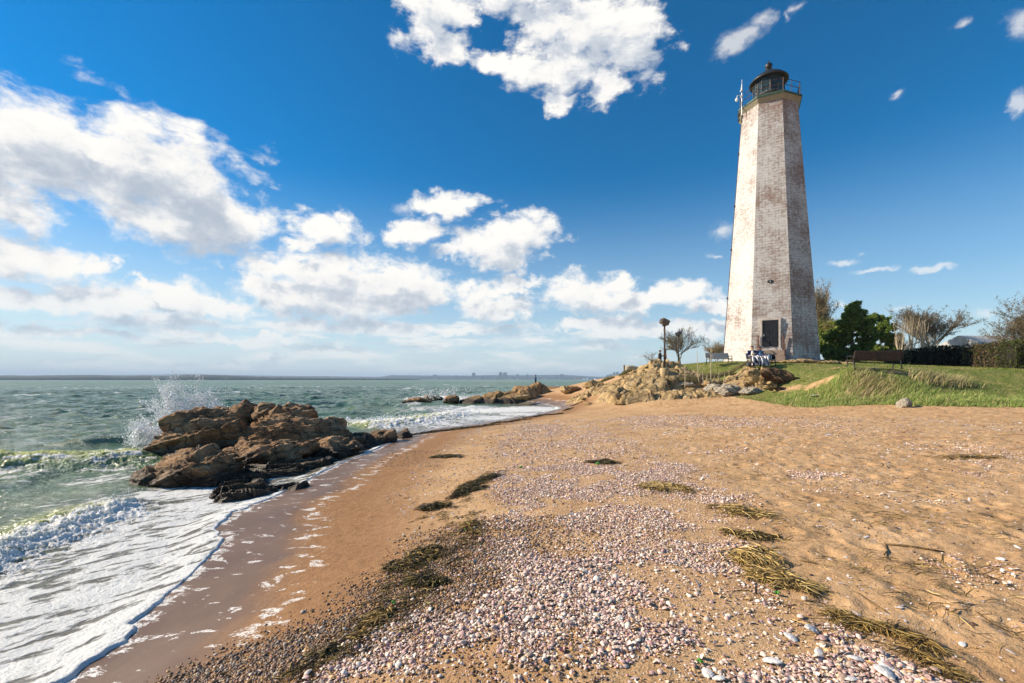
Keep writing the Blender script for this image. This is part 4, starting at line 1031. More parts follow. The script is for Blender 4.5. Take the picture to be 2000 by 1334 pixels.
def shell_template():
    V = [(0, -.15, .42)]; n = 8
    for r, z in ((.55, .33), (.86, .14), (1.0, 0.)):
        for k in range(n):
            a = 2*math.pi*k/n; yy = math.sin(a); w = 1-.22*(yy < 0)*abs(yy)
            V.append((r*math.cos(a)*w, r*yy*.82, z))
    Fs = [(0, 1+k, 1+(k+1) % n, 1+(k+1) % n) for k in range(n)]
    T = [(0, 1+k, 1+(k+1) % n) for k in range(n)]
    for i in range(2):
        for k in range(n):
            a = 1+i*n+k; b = 1+i*n+(k+1) % n; T += [(a, a+n, b+n), (a, b+n, b)]
    return np.array(V), np.array(T)
SV, SF = shell_template()
SV3 = SV[[0]+list(range(17, 25))].copy(); SF3 = np.array([(0, 1+k, 1+(k+1) % 8) for k in range(8)])
m_shell, nt, b = mat('shell', .45, .4)
nt.put(b.inputs['Base Color'], nt.mix(.6, nt.attr('tint', 'Color'), nt.ramp(nt.noise(nt.new('ShaderNodeNewGeometry').outputs['Position'], 90, 3, .7), [(.3, (.6, .55, .55)), (.6, (1.1, 1.1, 1.1))]), 'MULTIPLY'))
PAL = np.array([(.70, .58, .52), (.78, .70, .62), (.60, .43, .40), (.50, .34, .33), (.74, .60, .46), (.60, .40, .25), (.84, .79, .70), (.40, .25, .24), (.68, .45, .22), (.33, .25, .20)])
PW = np.array([.20, .18, .17, .09, .10, .06, .09, .05, .03, .03]); PW /= PW.sum()
def shells():
    total = []
    for (y0, y1, n, fine) in ((2.2, 4.2, 105000, True), (4.2, 9, 250000, True), (9, 26, 560000, False)):
        x, y = scatter(n, y0, y1); zb = base_h(x, y); d, u, v = shell_density(x, y, zb)
        keep = (RNG.uniform(0, 1, n) < d) & (u > -60) & (u < 2080)
        x, y, u, v = x[keep], y[keep], u[keep], v[keep]; k = len(x)
        size = np.clip(RNG.lognormal(-4.86, .44, k), .0035, .026)*np.where(y > 9, 1.25, 1.)
        rgt = sst(u-.0*v, 1350, 1800)*sst(v, 1050, 1250); size *= 1+.15*rgt
        z = ground(x, y)+size*RNG.uniform(.0, .9, k)
        Rm = rots(k, .55); fl = RNG.uniform(0, 1, k) < .25; Rm[fl] = Rm[fl]@np.diag([1, -1, -1])
        S = np.stack([size*RNG.uniform(.85, 1.15, k), size*RNG.uniform(.7, 1.2, k), size*RNG.uniform(.7, 1.4, k)], 1)
        c = PAL[RNG.choice(len(PAL), k, p=PW)]*RNG.uniform(.62, 1.25, k)[:, None]*np.array([1.07, .99, .92])
        # the seaward lip of the bank is darker and stained
        rows = np.array(BANDS[0][0], float); L = np.interp(v, rows[:, 0], rows[:, 1]); dk = sst(u-L, 130, 10)*sst(v, 960, 1080)
        stain = RNG.uniform(0, 1, k) < dk*.85
        c[stain] = c[stain]*np.array([.42, .30, .17])
        instance_mesh('shells', SV if fine else SV3, SF if fine else SF3, np.stack([x, y, z], 1), Rm, S, m_shell, c).name = 'shells'
        total.append(k)
    for o in [o for o in bpy.data.objects if o.name.startswith('shells')]: pass
    return total
def join_np(objs, name):
    Vs = []; Fs = []; T = []; off = 0
    for o in objs:
        me = o.data; n = len(me.vertices); v = np.empty(n*3, np.float32); me.vertices.foreach_get('co', v); f = np.empty(len(me.loops), np.int32); me.loops.foreach_get('vertex_index', f)
        t = np.empty(n*4, np.float32); me.attributes['tint'].data.foreach_get('color', t)
        Vs.append(v.reshape(-1, 3)); Fs.append(f.reshape(-1, 3)+off); T.append(t.reshape(-1, 4)); off += n
        bpy.data.objects.remove(o)
    o = mesh_np(name, np.concatenate(Vs), np.concatenate(Fs), m_shell, attrs={'tint': np.concatenate(T)})
    o.name = name
    return o
print('shells', shells())
o = join_np([o for o in list(bpy.data.objects) if o.name.startswith('shells')], 'shell_bank')
tag(o, 'thick bank of small pink, white and mauve shells across the sand', 'shells', kind='stuff')
# pebbles: dark along the seaward lip, and odd ones everywhere on the beach
def pebbles():
    PV, PF = ico(1)
    x, y = scatter(120000, 2.2, 14); x2, y2 = scatter(260000, 2.2, 5.5, -42, 12); x = np.concatenate([x, x2]); y = np.concatenate([y, y2]); zb = base_h(x, y); u, v = pxof(x, y, zb)
    rows = np.array(BANDS[0][0], float); L = np.interp(v, rows[:, 0], rows[:, 1])
    un = u+50*fbm2(x*1.2, y*1.2, 4, 301)
    dk = sst(un-L, -110, 10)*sst(un-L, 230, 90)*sst(v, 1010, 1120)*.42
    dk = np.maximum(dk, .10*sst(un-L, -160, -30)*sst(un-L, 300, 100)*sst(v, 850, 950))
    dk = np.maximum(dk, .35*((v > 880) & (v < 912) & (u > 740) & (u < 860)))
    dk = np.maximum(dk, .035*(u > L)*(u < 2050))
    s = -sdist(x, y); dk = dk*sst(s, .35, 1.1)
    keep = (RNG.uniform(0, 1, len(x)) < dk) & (u > -60) & (u < 2080); x, y = x[keep], y[keep]; k = len(x)
    size = np.clip(RNG.lognormal(-4.75, .35, k), .003, .024); z = ground(x, y)+size*.2
    S = size[:, None]*RNG.uniform(.6, 1.2, (k, 3)); S[:, 2] *= .7
    pal = np.array([(.08, .05, .035), (.17, .095, .05), (.34, .18, .06), (.46, .28, .10), (.12, .10, .09), (.44, .36, .28), (.27, .12, .07)])
    c = pal[RNG.choice(7, k, p=[.22, .22, .16, .10, .12, .10, .08])]*RNG.uniform(.75, 1.2, k)[:, None]
    o = instance_mesh('pebbles', PV, PF, np.stack([x, y, z], 1), rots(k, .3), S, m_shell, c)
    tag(o, 'dark brown and ochre pebbles along the seaward lip of the shell bank', 'pebbles', kind='stuff'); print('pebbles', k)
pebbles()
# loose grains, chips and bits of weed over the dry sand
def litter():
    x, y = scatter(330000, 2.4, 21, -20, 52); zb = base_h(x, y); u, v = pxof(x, y, zb); s = -sdist(x, y)
    k_ = (s > 2.2)*(.22+.5*(fbm2(x*.9, y*.9, 4, 303) > .08))*sst(toe_y(x)-y, -.4, .2)
    keep = (RNG.uniform(0, 1, len(x)) < k_*.30) & (u < 2080); x, y = x[keep], y[keep]; k = len(x)
    size = np.clip(RNG.lognormal(-5.3, .45, k), .002, .018)*(1+y/18); z = ground(x, y)+size*.25
    S = size[:, None]*RNG.uniform(.5, 1.5, (k, 3)); S[:, 0] *= np.where(RNG.uniform(0, 1, k) < .25, 3, 1); S[:, 2] *= .7
    pal = np.array([(.70, .64, .60), (.60, .48, .46), (.16, .10, .06), (.24, .15, .07), (.35, .26, .11), (.78, .74, .70)])
    c = pal[RNG.choice(6, k, p=[.30, .2, .16, .12, .10, .12])]
    o = instance_mesh('beach_litter', SV3, SF3, np.stack([x, y, z], 1), rots(k, .4), S, m_shell, c)
    tag(o, 'loose shell chips and bits of weed strewn over the dry sand', 'shell litter', kind='stuff')
litter()
# the big white shells that can be told apart
BIG = [(1143,1118,.034,'white oyster shell, left of a pair in the middle of the shell bank'),(1165,1133,.036,'white hinged oyster shell, right of a pair in the middle of the shell bank'),(1208,1210,.030,'pale round shell below the oyster pair'),(1315,1116,.028,'broad white shell near the centre of the shell bank'),
 (1585,1232,.052,'long grey white shell beside the straw at lower right'),(1545,1248,.040,'white shell left of the long grey white one'),(1600,1278,.034,'oval white shell lying alone on bare sand at lower right'),(1508,1295,.050,'large white shell in a gap of sand, lower right'),
 (1728,1318,.066,'biggest pale shell at the bottom edge of the picture'),(1672,1290,.045,'flat white shell left of the biggest pale shell'),(1732,1306,.050,'thin white shell leaning above the biggest pale shell'),(1660,1330,.042,'white shell cut by the bottom edge, left of the biggest one'),
 (1382,1318,.040,'cluster of white oyster at the bottom edge, below the green leaf'),(1405,1328,.036,'ribbed white shell at the bottom edge beside the oyster'),(1955,1092,.034,'white shell alone on the dry sand at far right'),(1893,1180,.026,'curved white shell on the sand above the right corner'),(1620,1132,.020,'small white shell on the sand right of the straw heap'),(1880,1262,.024,'cream shell below the dry stems near the right corner')]
def big_shell(u, v, s, lab, i):
    x, y, z = W(u, v, .6); z = gz(x, y); x, y, z = W(u, v, z); z = gz(x, y)
    Vt, Ft = ico(4); keep = Vt[:, 2] > -.02
    V = Vt.copy(); th = np.arctan2(V[:, 1], V[:, 0]); r = np.hypot(V[:, 0], V[:, 1])
    rim = 1+.07*np.cos(th*3+i)+.035*np.cos(th*9+i*2); V[:, 0] *= rim; V[:, 1] *= rim*.74
    V[:, 2] = np.where(V[:, 2] > 0, V[:, 2]*.34, V[:, 2]*-.22)+.03*np.sin(r*22)*np.sign(Vt[:, 2])*.5
    o = mesh_np('shell', V*s, Ft, m_big); o.location = (x, y, z+s*.22); o.rotation_euler = (.3*math.sin(i*5), .35*math.cos(i*3), i*1.7)
    tag(o, lab, 'shell', 'large white shells')
m_big = simple_mat('oyster_shell', (.50, .46, .42), (.80, .78, .74), 60, .5, .4, bump=.4)
for i, (u, v, s, lab) in enumerate(BIG): big_shell(u, v, s, lab, i)

# ================================================================ SEAWEED, STRAW, STICKS
def strands_np(n, cx, cy, rx, ry, ang, hgt, ln, wd, seed, align=.6, lift=.5):
    rg = np.random.default_rng(seed); K = 6
    ca, sa = math.cos(ang), math.sin(ang)
    r = np.sqrt(rg.uniform(0, 1, n))*np.where(rg.uniform(0, 1, n) < .15, 1.25, .95); t = rg.uniform(0, 2*np.pi, n)
    a = r*np.cos(t)*rx; b_ = r*np.sin(t)*ry; q_ = a/max(rx, .01)*2.2+seed*1.7; z_q = q_*0
    b_ = b_*(.25+2.2*np.abs(noise2(q_*1.3, z_q, 3)))+ry*2.4*fbm2(q_*.8, z_q+5, 3, 4)
    px_ = cx+a*ca-b_*sa; py_ = cy+a*sa+b_*ca
    th = np.where(rg.uniform(0, 1, n) < align, ang+rg.normal(0, .35, n), rg.uniform(0, 2*np.pi, n)); L = ln*rg.uniform(.4, 1.3, n)
    hh = hgt*(1-np.minimum(r, 1)**2)*rg.uniform(.0, 1, n); bend = rg.normal(0, 1.1, n); arch = rg.uniform(-.2, lift, n)*L*.3
    pts = []
    for k in range(K):
        q = k/(K-1)-.5; th_k = th+bend*q
        pts.append(np.stack([px_+np.cos(th_k)*L*q, py_+np.sin(th_k)*L*q, hh+arch*(1-4*q*q)+np.abs(rg.normal(0, .003, n))], 1))
    Pt = np.stack(pts, 1)
    w = wd*rg.uniform(.5, 1.3, n)
    nx_, ny_ = -np.sin(th), np.cos(th)
    off = np.stack([nx_*w[:], ny_*w[:], np.zeros(n)], 1)[:, None, :]; taper = np.array([.4, .9, 1, 1, .8, .3])[None, :, None]
    up = np.zeros((n, 1, 3)); up[:, 0, 2] = w
    A = Pt+off*taper; B = Pt-off*taper; C = Pt+up*taper
    V = np.stack([A, B, C], 2).reshape(-1, 3)       # three verts a section
    base = (np.arange(n)*K*3)[:, None, None]; Fs = []
    for k in range(K-1):
        for (i, j) in ((0, 1), (1, 2), (2, 0)):
            Fs.append([k*3+i, k*3+j, k*3+3+j, k*3+3+i])
    Fc = (np.array(Fs)[None]+base).reshape(-1, 4)
    return V, Fc, n*K*3
m_weed, nt, b = mat('seaweed', .5, .4)
nt.put(b.inputs['Base Color'], nt.attr('tint', 'Color'))
def clump(name, spec, pal, label, cat, seed, group=None, kind=None):
    """spec: list of (u, v, rx, ry, angle, height, n, length, width)"""
    Vs = []; Fs = []; C = []; off = 0; rg = np.random.default_rng(seed)
    sp2 = []
    for (u, v, rx, ry, ang, hg, n, ln, wd) in spec:
        sp2.append((u, v, rx*.62, ry*.8, ang, hg, int(n*.45), ln, wd*1.7))
        yy = (EYE-.5)*F/(v-HZ); kx_ = F/yy; ky_ = (v-HZ)/yy
        for q in range(5):
            a = rg.uniform(-1, 1)*rx*.85; b2 = rg.normal(0, .55)*ry; dx_ = a*math.cos(ang)-b2*math.sin(ang); dy_ = a*math.sin(ang)+b2*math.cos(ang)
            k_ = rg.uniform(.22, .5); sp2.append((u+dx_*kx_, v-dy_*ky_, rx*k_, ry*k_*1.4, ang+rg.normal(0, .5), hg*rg.uniform(.5, 1.3), int(n*.14), ln*rg.uniform(.7, 1.3), wd*1.7))
    for j, (u, v, rx, ry, ang, hg, n, ln, wd) in enumerate(sp2 if kind != 'stuff' and name != 'wrack_line' else spec):
        x, y, z = W(u, v, .5); z = gz(x, y); x, y, z = W(u, v, z)
        V, Fc, k = strands_np(n, x, y, rx, ry, ang, hg, ln, wd, seed*10+j)
        V[:, 2] += ground(V[:, 0], V[:, 1])+.003
        c = np.array(pal)[rg.choice(len(pal), n)]*rg.uniform(.6, 1.25, n)[:, None]
        Vs.append(V); Fs.append(Fc+off); C.append(np.repeat(c, 18, 0)); off += k
    V = np.concatenate(Vs); org = np.array([*V[:, :2].mean(0), V[:, 2].min()])
    o = mesh_np(name, V-org, np.concatenate(Fs), m_weed, attrs={'tint': np.concatenate(C)}); o.location = org
    return tag(o, label, cat, group, kind)
DK = [(.035, .025, .010), (.07, .05, .015), (.12, .085, .02), (.20, .15, .035), (.02, .015, .01)]
OL = [(.30, .185, .045), (.42, .27, .075), (.12, .07, .022), (.06, .035, .014), (.44, .31, .11)]
ST = [(.62, .42, .14), (.72, .52, .21), (.42, .27, .08), (.20, .13, .04), (.12, .08, .03)]
G1 = 'clumps of washed up seaweed'; G2 = 'heaps of dry straw'
clump('seaweed_clump', [(905,962,.42,.12,1.1,.07,500,.16,.003),(925,948,.40,.10,1.05,.05,200,.18,.003),(948,936,.38,.09,1.0,.05,300,.2,.003)], DK, 'dark seaweed at the far end of the seaward line, beside bare wet sand', 'seaweed', 1, G1)
clump('seaweed_clump', [(850,990,.30,.10,.35,.07,550,.14,.003)], DK, 'dark tangled seaweed clump at the left tip of the seaward line', 'seaweed', 2, G1)
clump('seaweed_clump', [(915,1028,.17,.16,.8,.06,330,.14,.003)], OL, 'olive seaweed clump with a green scrap beside it', 'seaweed', 3, G1)
clump('seaweed_clump', [(815,1085,.26,.13,.7,.055,900,.13,.003),(790,1105,.2,.13,.6,.05,600,.12,.003)], OL+DK, 'broad olive seaweed mat across the lip of the shell bank', 'seaweed', 4, G1)
clump('seaweed_clump', [(830,1140,.12,.14,1.,.05,500,.12,.003)], DK, 'small dark seaweed knot just below the broad olive mat', 'seaweed', 5, G1)
clump('seaweed_clump', [(735,1215,.26,.07,.75,.03,260,.10,.003)], OL, 'thin yellowish seaweed trail among the dark pebbles', 'seaweed', 6, G1)
clump('seaweed_clump', [(640,1270,.12,.05,.7,.03,120,.09,.003)], DK, 'sparse dark seaweed nearest the bottom left of the shell bank', 'seaweed', 7, G1)
clump('straw_heap', [(1310,955,.42,.20,-.35,.04,420,.3,.003)], ST, 'pale straw heap in the middle of the shells, furthest from the camera', 'straw', 8, G2)
clump('straw_heap', [(1450,1003,.34,.13,-.2,.03,300,.26,.003)], ST, 'thin straw strip where the shells meet the dry sand, above the big heap', 'straw', 9, G2)
clump('straw_heap', [(1465,1045,.30,.06,-.2,.03,260,.18,.003)], DK+ST, 'dark mixed straw line just above the big golden heap', 'straw', 10, G2)
clump('straw_heap', [(1470,1095,.15,.17,-.9,.06,420,.26,.003),(1510,1130,.22,.12,-.6,.06,620,.22,.003),(1570,1150,.17,.08,-.5,.04,320,.2,.003)], ST, 'big golden straw heap at the right edge of the shell bank', 'straw', 11, G2)
clump('straw_heap', [(1650,1215,.13,.05,-.5,.025,160,.16,.002),(1720,1228,.15,.04,-.3,.025,180,.18,.002)], OL, 'thin straw line along the lower right of the shell bank', 'straw', 12, G2)
clump('straw_heap', [(1800,1265,.13,.05,-1.1,.03,160,.2,.002),(1850,1312,.12,.04,-.6,.03,160,.15,.002)], OL, 'dark straw streak in the lower right corner', 'straw', 13, G2)
clump('seaweed_clump', [(1170,903,.34,.10,-.2,.03,260,.24,.004)], DK, 'small dark weed streak in the shells far up the bank', 'seaweed', 14, G1)
clump('seaweed_clump', [(866,892,.6,.10,-.25,.02,260,.26,.004)], DK, 'faint weed line on the sand beside the outcrop', 'seaweed', 15, G1)
clump('seaweed_clump', [(1900,883,.8,.05,-.1,.02,110,.3,.003)], OL, 'straw coloured weed along the far right shell strip', 'seaweed', 16, G1)
clump('wrack_line', [(u, v, .75, .16, a_, .05, 220, .25, .008) for u, v, a_ in ((820,842,.6),(850,839,.6),(880,836,.6),(915,832,.6),(950,828,.6),(985,822,.6),(1015,818,.7),(1042,812,.7),(1065,808,.8),(1088,806,.9),(1110,800,1.),(1125,793,1.))], DK, 'dark weed line left along the edge of the bay', 'seaweed line', 17)
clump('straw_scatter', [(u, v, 1.2, .5, -.3, .01, 60, .22, .003) for u, v in ((1600,1010),(1750,1000),(1900,1020),(1650,1090),(1800,1120),(1950,1150),(1750,1200),(1900,1240),(1700,950),(1450,930),(1250,830),(1350,812))], ST+DK, 'single dry stems strewn over the trodden sand at right', 'dry stems', 18, kind='stuff')
clump('seaweed_scatter', [(u, v, .36, .15, .8, .02, 90, .12, .0036) for u, v in ((960,925),(935,945),(905,965),(880,985),(860,1000),(905,1010),(925,1050),(880,1075),(850,1085),(815,1100),(800,1135),(770,1160),(790,1190),(745,1195),(700,1230),(720,1250),(670,1260),(630,1285),(590,1310),(900,1040),(870,1110),(850,1150))], OL+DK, 'loose brown weed strands strewn along the seaward lip of the shells', 'weed strands', 19, kind='stuff')
wood = simple_mat('driftwood', (.10, .06, .03), (.25, .16, .07), 30, .8, bump=.4)
def stick(P, r, lab):
    pts = []
    for (u, v, dz) in P:
        x, y, z = W(u, v, .6); z = gz(x, y); x, y, z = W(u, v, z+dz); pts.append((x, y, gz(x, y)+dz+r*.6))
    za, zb_ = pts[0][2], pts[-1][2]; zl = [gz(p[0], p[1])+r*.5 for p in pts]; lift = max(0, max(zl[i]-(zl[0]+(zl[-1]-zl[0])*i/(len(pts)-1)) for i in range(len(pts)))); pts = [(p[0], p[1], zl[0]+(zl[-1]-zl[0])*i/(len(pts)-1)+lift*.7+P[i][2]*.6) for i, p in enumerate(pts)]
    o0 = Vector(pts[0]); o = MB().tube([Vector(p)-o0 for p in pts], [r*.7]+[r]*(len(pts)-2)+[r*.5], 7).build('stick', wood, smooth=True); o.location = o0
    tag(o, lab, 'stick', 'sticks on the sand')
stick([(1728,1065,.01),(1760,1066,.012),(1800,1070,.01),(1845,1075,.005)], .011, 'long thick stick lying on the open sand at right')
stick([(1728,1062,.01),(1733,1075,.01),(1726,1084,.005),(1733,1095,.0)], .006, 'thin crooked twig hooked to the left end of the long stick')
stick([(1562,1093,.015),(1580,1097,.01),(1598,1103,.0)], .008, 'short dark stick poking from the golden straw heap')
stick([(1470,1075,.02),(1500,1085,.02),(1535,1090,.01)], .007, 'pale stem on top of the golden straw heap')
stick([(1678,1158,.01),(1700,1175,.01),(1725,1192,.0),(1735,1200,0)], .006, 'slanting dark stem right of the golden straw heap')
stick([(1790,1232,.01),(1815,1262,.015),(1835,1290,.0)], .007, 'dark bent stem near the lower right corner')
stick([(1850,1198,.0),(1862,1192,.015),(1870,1188,.01)], .006, 'short twig on the sand above the lower right corner')
stick([(1905,1195,.0),(1935,1215,.01),(1962,1231,.0)], .005, 'thin stem close to the right edge of the picture')
stick([(1720,913,.0),(1726,905,.06),(1722,898,.08)], .009, 'small dark stick standing up from the sand below the tall grass')
# green leaves and scraps
green = simple_mat('green_sea_lettuce', (.03, .16, .01), (.08, .30, .03), 40, .5)
for i, (u, v, s, lab) in enumerate([(908,1038,.022,'bright green scrap beside the olive seaweed'), (1016,915,.05,'green leaf alone on the sand left of the shells'), (1168,909,.06,'dark green leaf on the shells far up the bank'), (1365,1298,.022,'green leaf at the bottom of the shell bank'), (1518,1165,.030,'bright green leaf below the golden straw heap'), (768,1183,.022,'yellow green weed scrap among the dark pebbles')]):
    x, y, z = W(u, v, .5); z = gz(x, y); x, y, z = W(u, v, z)
    rg = np.random.default_rng(900+i); V = []; Fs = []
    for q in range(5):
        a0 = rg.uniform(0, 6.28); L = s*rg.uniform(.6, 1.2); h0 = rg.uniform(.2, .8)*s
        c, q2 = math.cos(a0), math.sin(a0); b0 = len(V)
        for t_, w_ in ((0, .1), (.35, .45), (.7, .4), (1, .05)):
            for sg in (-1, 1): V.append((c*L*t_-q2*w_*L*sg, q2*L*t_+c*w_*L*sg, h0*math.sin(t_*3)+.004+.2*s*abs(sg)*w_))
        for k in range(3): Fs.append((b0+2*k, b0+2*k+1, b0+2*k+3, b0+2*k+2))
    o = mesh_np('leaf', V, np.array(Fs), green); o.location = (x, y, z+.01); o.modifiers.new('t', 'SOLIDIFY').thickness = .002
    tag(o, lab, 'leaf', 'green scraps on the beach')

# ================================================================ SPRAY
def spray():
    rg = np.random.default_rng(5); P = []; S = []
    def jet(u, v, y, du, dv, n, spread, sz):
        t = rg.uniform(0, 1, n)**.8
        uu = u+du*t+rg.normal(0, spread, n)*(.5+t); vv = v+dv*(2*t-t*t)+rg.normal(0, spread, n)*(.5+t*.8)
        yy = y+rg.normal(0, .35, n); P.append(np.stack([(uu-1000)/F*yy, yy, EYE-(vv-HZ)/F*yy], 1)); S.append(sz*rg.lognormal(0, .5, n)*(1.1-.5*t))
    for k in range(70):
        u = rg.normal(350, 36); v = 845-.12*(u-285)+rg.uniform(-10, 8)
        h = -rg.uniform(25, 112)*np.exp(-((u-365)/70)**2)-8
        jet(u, v, 15.3, rg.normal(-4, 26), h*rg.uniform(.35, 1.1), int(rg.uniform(40, 260)), rg.uniform(1.2, 8), .012)
    for k in range(26):
        jet(rg.uniform(340, 440), 810+rg.uniform(-10, 10), 15.6, rg.uniform(-25, 15), -rg.uniform(20, 70), 60, 5, .010)
    for k in range(40):     # low froth thrown up along the boulder
        jet(rg.uniform(265, 345), rg.uniform(835, 885), 13.9, rg.normal(0, 15), -rg.uniform(5, 22), 110, 6, .014)
    for k in range(14): jet(rg.uniform(820, 900), 775+rg.uniform(-4, 6), 43, rg.normal(0, 8), -rg.uniform(4, 16), 50, 3.5, .03)
    for (ax, ay, bx_, by_, n_, hh, sz_, sp_) in ((-5.7, 3.6, -6.8, 8.0, 1500, .24, .0045, .14), (-7.6, 21.5, -2.4, 27.0, 1500, .32, .014, .5)):
        t = rg.uniform(0, 1, n_); P.append(np.stack([ax+(bx_-ax)*t+rg.normal(.05, sp_, n_), ay+(by_-ay)*t+rg.normal(0, sp_, n_), .06+hh*rg.beta(2, 2.2, n_)], 1)); S.append(sz_*rg.lognormal(0, .5, n_))
    P = np.concatenate(P); S = np.concatenate(S); k = len(P)
    PV, PF = ico(1)
    S3 = S[:, None]*rg.uniform(.7, 1.5, (k, 3))
    m, nt, b = mat('sea_spray', .35, .5, (.84, .86, .87)); b.inputs['Subsurface Weight'].default_value = 0
    o = instance_mesh('sea_spray', PV, PF, P, rots(k, 1.), S3, m, np.ones((k, 3))); o.name = 'sea_spray'
    tag(o, 'white spray thrown up where a wave hits the rounded boulder', 'spray', kind='stuff')
spray()
# ================================================================ GRASS
def blades(name, x, y, h, w, lean, cols, m, label, kind='stuff', sink=.0, zadd=None):
    n = len(x); z = ground(x, y)-sink
    if zadd is not None: z = z+zadd
    a = RNG.uniform(0, 2*np.pi, n); ln = h*RNG.uniform(.5, 1.25, n)
    lx = ln*(lean+RNG.normal(0, .28, n)); ly = ln*RNG.normal(0, .28, n); wx = np.cos(a)*w*.5; wy = np.sin(a)*w*.5
    V = []
    for t, k in ((0, 1.), (.45, .85), (.8, .5), (1., .06)):
        cx = x+lx*t**1.8; cy = y+ly*t**1.8; cz = z+ln*(t-.22*t*t)
        V.append(np.stack([cx-wx*k, cy-wy*k, cz], 1)); V.append(np.stack([cx+wx*k, cy+wy*k, cz], 1))
    V = np.stack(V, 1).reshape(-1, 3); Fc = (np.array([(0, 1, 3, 2), (2, 3, 5, 4), (4, 5, 7, 6)])[None]+(np.arange(n)*8)[:, None, None]).reshape(-1, 4)
    o = mesh_np(name, V, Fc, m, attrs={'tint': np.repeat(cols, 8, 0)})
    return tag(o, label, 'grass', kind=kind)
m_grass, nt, b = mat('grass_blade', .6, .25)
tr = nt.new('ShaderNodeBsdfTranslucent'); nt.put(tr.inputs[0], nt.attr('tint', 'Color')); nt.put(b.inputs['Base Color'], nt.attr('tint', 'Color'))
mx = nt.new('ShaderNodeMixShader'); mx.inputs[0].default_value = .35; nt.l.new(b.outputs[0], mx.inputs[1]); nt.l.new(tr.outputs[0], mx.inputs[2]); nt.l.new(mx.outputs[0], nt.n['Material Output'].inputs[0])
def grass():
    # short turf over the bank
    n = 150000
    x = RNG.uniform(9, 42, n); y = RNG.uniform(17, 44, n); z = base_h(x, y); u, v = pxof(x, y, z)
    t = turf_mask(x, y, z)+.45*fbm2(x*1.7, y*1.7, 4, 401)
    keep = (t > .55) & (u > 1180) & (u < 2080) & (RNG.uniform(0, 1, n) < np.clip(26/y, 0, 1)**2) & (np.hypot(x-LX, y-LY) > 3.9)
    x, y = x[keep], y[keep]; k = len(x)
    g = fbm2(x*.7, y*.7, 4, 402)[:, None]
    c = np.where(g > .12, np.array([(.36, .30, .12)]), np.array([(.17, .215, .04)]))*RNG.uniform(.6, 1.4, k)[:, None]
    blades('turf_grass', x, y, .075, .018, .1, c, m_grass, 'short green turf over the bank below the lighthouse'); print('turf', k)
    # tall beach grass leaning with the wind
    n = 90000
    x = RNG.uniform(9.5, 26, n); dy = RNG.beta(1.2, 1.5, n)*3.6; y = toe_y(x)+dy-.1; z = base_h(x, y); u, v = pxof(x, y, z)
    d = sst(u, 1470, 1620)*(fbm2(x*.8, y*.9, 4, 403)+.62-.10*dy)*np.where(u < 1640, .8, 1)
    keep = (RNG.uniform(0, 1, n) < d) & (u < 2090)
    x, y, u = x[keep], y[keep], u[keep]; k = len(x); dy = y-toe_y(x)
    hh = (.20+.14*sst(dy, .0, .8))*(.75+.6*fbm2(x*1.1, y*1.1, 3, 404))
    dryp = blobs(x, y, [(*D(1700, 762, 21)[:2], 1.2, .8, 1.), (*D(1815, 752, 21.5)[:2], 1.2, .7, 1.), (*D(1850, 756, 21.6)[:2], .8, .6, .7)])
    g = RNG.uniform(0, 1, k)
    c = np.where((g < .16+.62*dryp)[:, None], np.array([(.50, .42, .20)]), np.where((g > .72)[:, None], np.array([(.46, .47, .16)]), np.array([(.24, .35, .07)])))*RNG.uniform(.65, 1.3, k)[:, None]
    blades('beach_grass', x, y, hh*RNG.uniform(.6, 1.5, k), .018, .35, c, m_grass, 'tall green and straw beach grass along the top of the sand'); print('tall', k)
grass()
# dry tufts that stand out of the grass
TUFT = [(1693,768,21,.55,'pale dry grass tuft bent over by the wind, below the brown bench'),(1815,758,21.3,.55,'big pale dry grass tuft in the middle of the green bank'),(1862,762,21.4,.45,'dry brown grass tuft right of the big pale one')]
for i, (u, v, y, h, lab) in enumerate(TUFT):
    x, y, z = D(u, v, y); n = 520; xx = x+np.clip(RNG.normal(0, .42, n), -.85, .85); yy = y+np.clip(RNG.normal(0, .3, n), -.6, .6)
    c = np.array([(.58, .47, .25)])*RNG.uniform(.6, 1.25, n)[:, None]; c[RNG.uniform(0, 1, n) < .25] *= np.array([.5, .75, .35])
    o = blades('dry_grass_tuft', xx, yy, h, .022, .5, c, m_grass, lab, kind=None); o['group'] = 'dry grass tufts'; o['category'] = 'grass tuft'
# heather like scrub beside the lamp footing, and reeds on the ledges
tx = [(1345,757,29.8,.55,.35,'round grey brown scrub bush beside the lamp post footing'),(1320,748,31,.3,.28,'small brown scrub tuft right of the lamp post'),(1400,748,30.5,.7,.4,'brown scrub at the foot of the dry stalks'),(1440,742,30.5,.6,.32,'yellowish scrub between the stalks and the dark ledge'),(1270,738,33.5,.3,.22,'dark scrub tuft on the ledges left of the lamp post'),(1222,738,35,.35,.30,'weedy tuft on the crest of the ledges below the concrete block'),(1185,752,34.5,.4,.30,'weedy tuft in a dark cleft on the seaward shoulder of the ledges'),(1300,757,29.6,.4,.26,'low weedy tuft in front of the lamp post footing')]
for i, (u, v, y, r, h, lab) in enumerate(tx):
    x, y, z = D(u, v, y); n = 900; a = RNG.uniform(0, 6.28, n); q = np.sqrt(RNG.uniform(0, 1, n))*r
    xx = x+np.cos(a)*q*1.5; yy = y+np.sin(a)*q*.8; c = np.array([(.30, .24, .13)])*RNG.uniform(.4, 1.3, n)[:, None]; c[RNG.uniform(0, 1, n) < .2] = (.16, .20, .05)
    o = blades('scrub_bush', xx, yy, h*(1.15-.6*(q/r)**2), .022, .1, c, m_grass, lab, kind=None, zadd=max(0, z-gz(x, y))+.34); o['category'] = 'scrub'; o['group'] = 'scrub on the ledges'
bark_pale = simple_mat('pale_dead_stem', (.42, .33, .22), (.60, .50, .36), 20, .8)
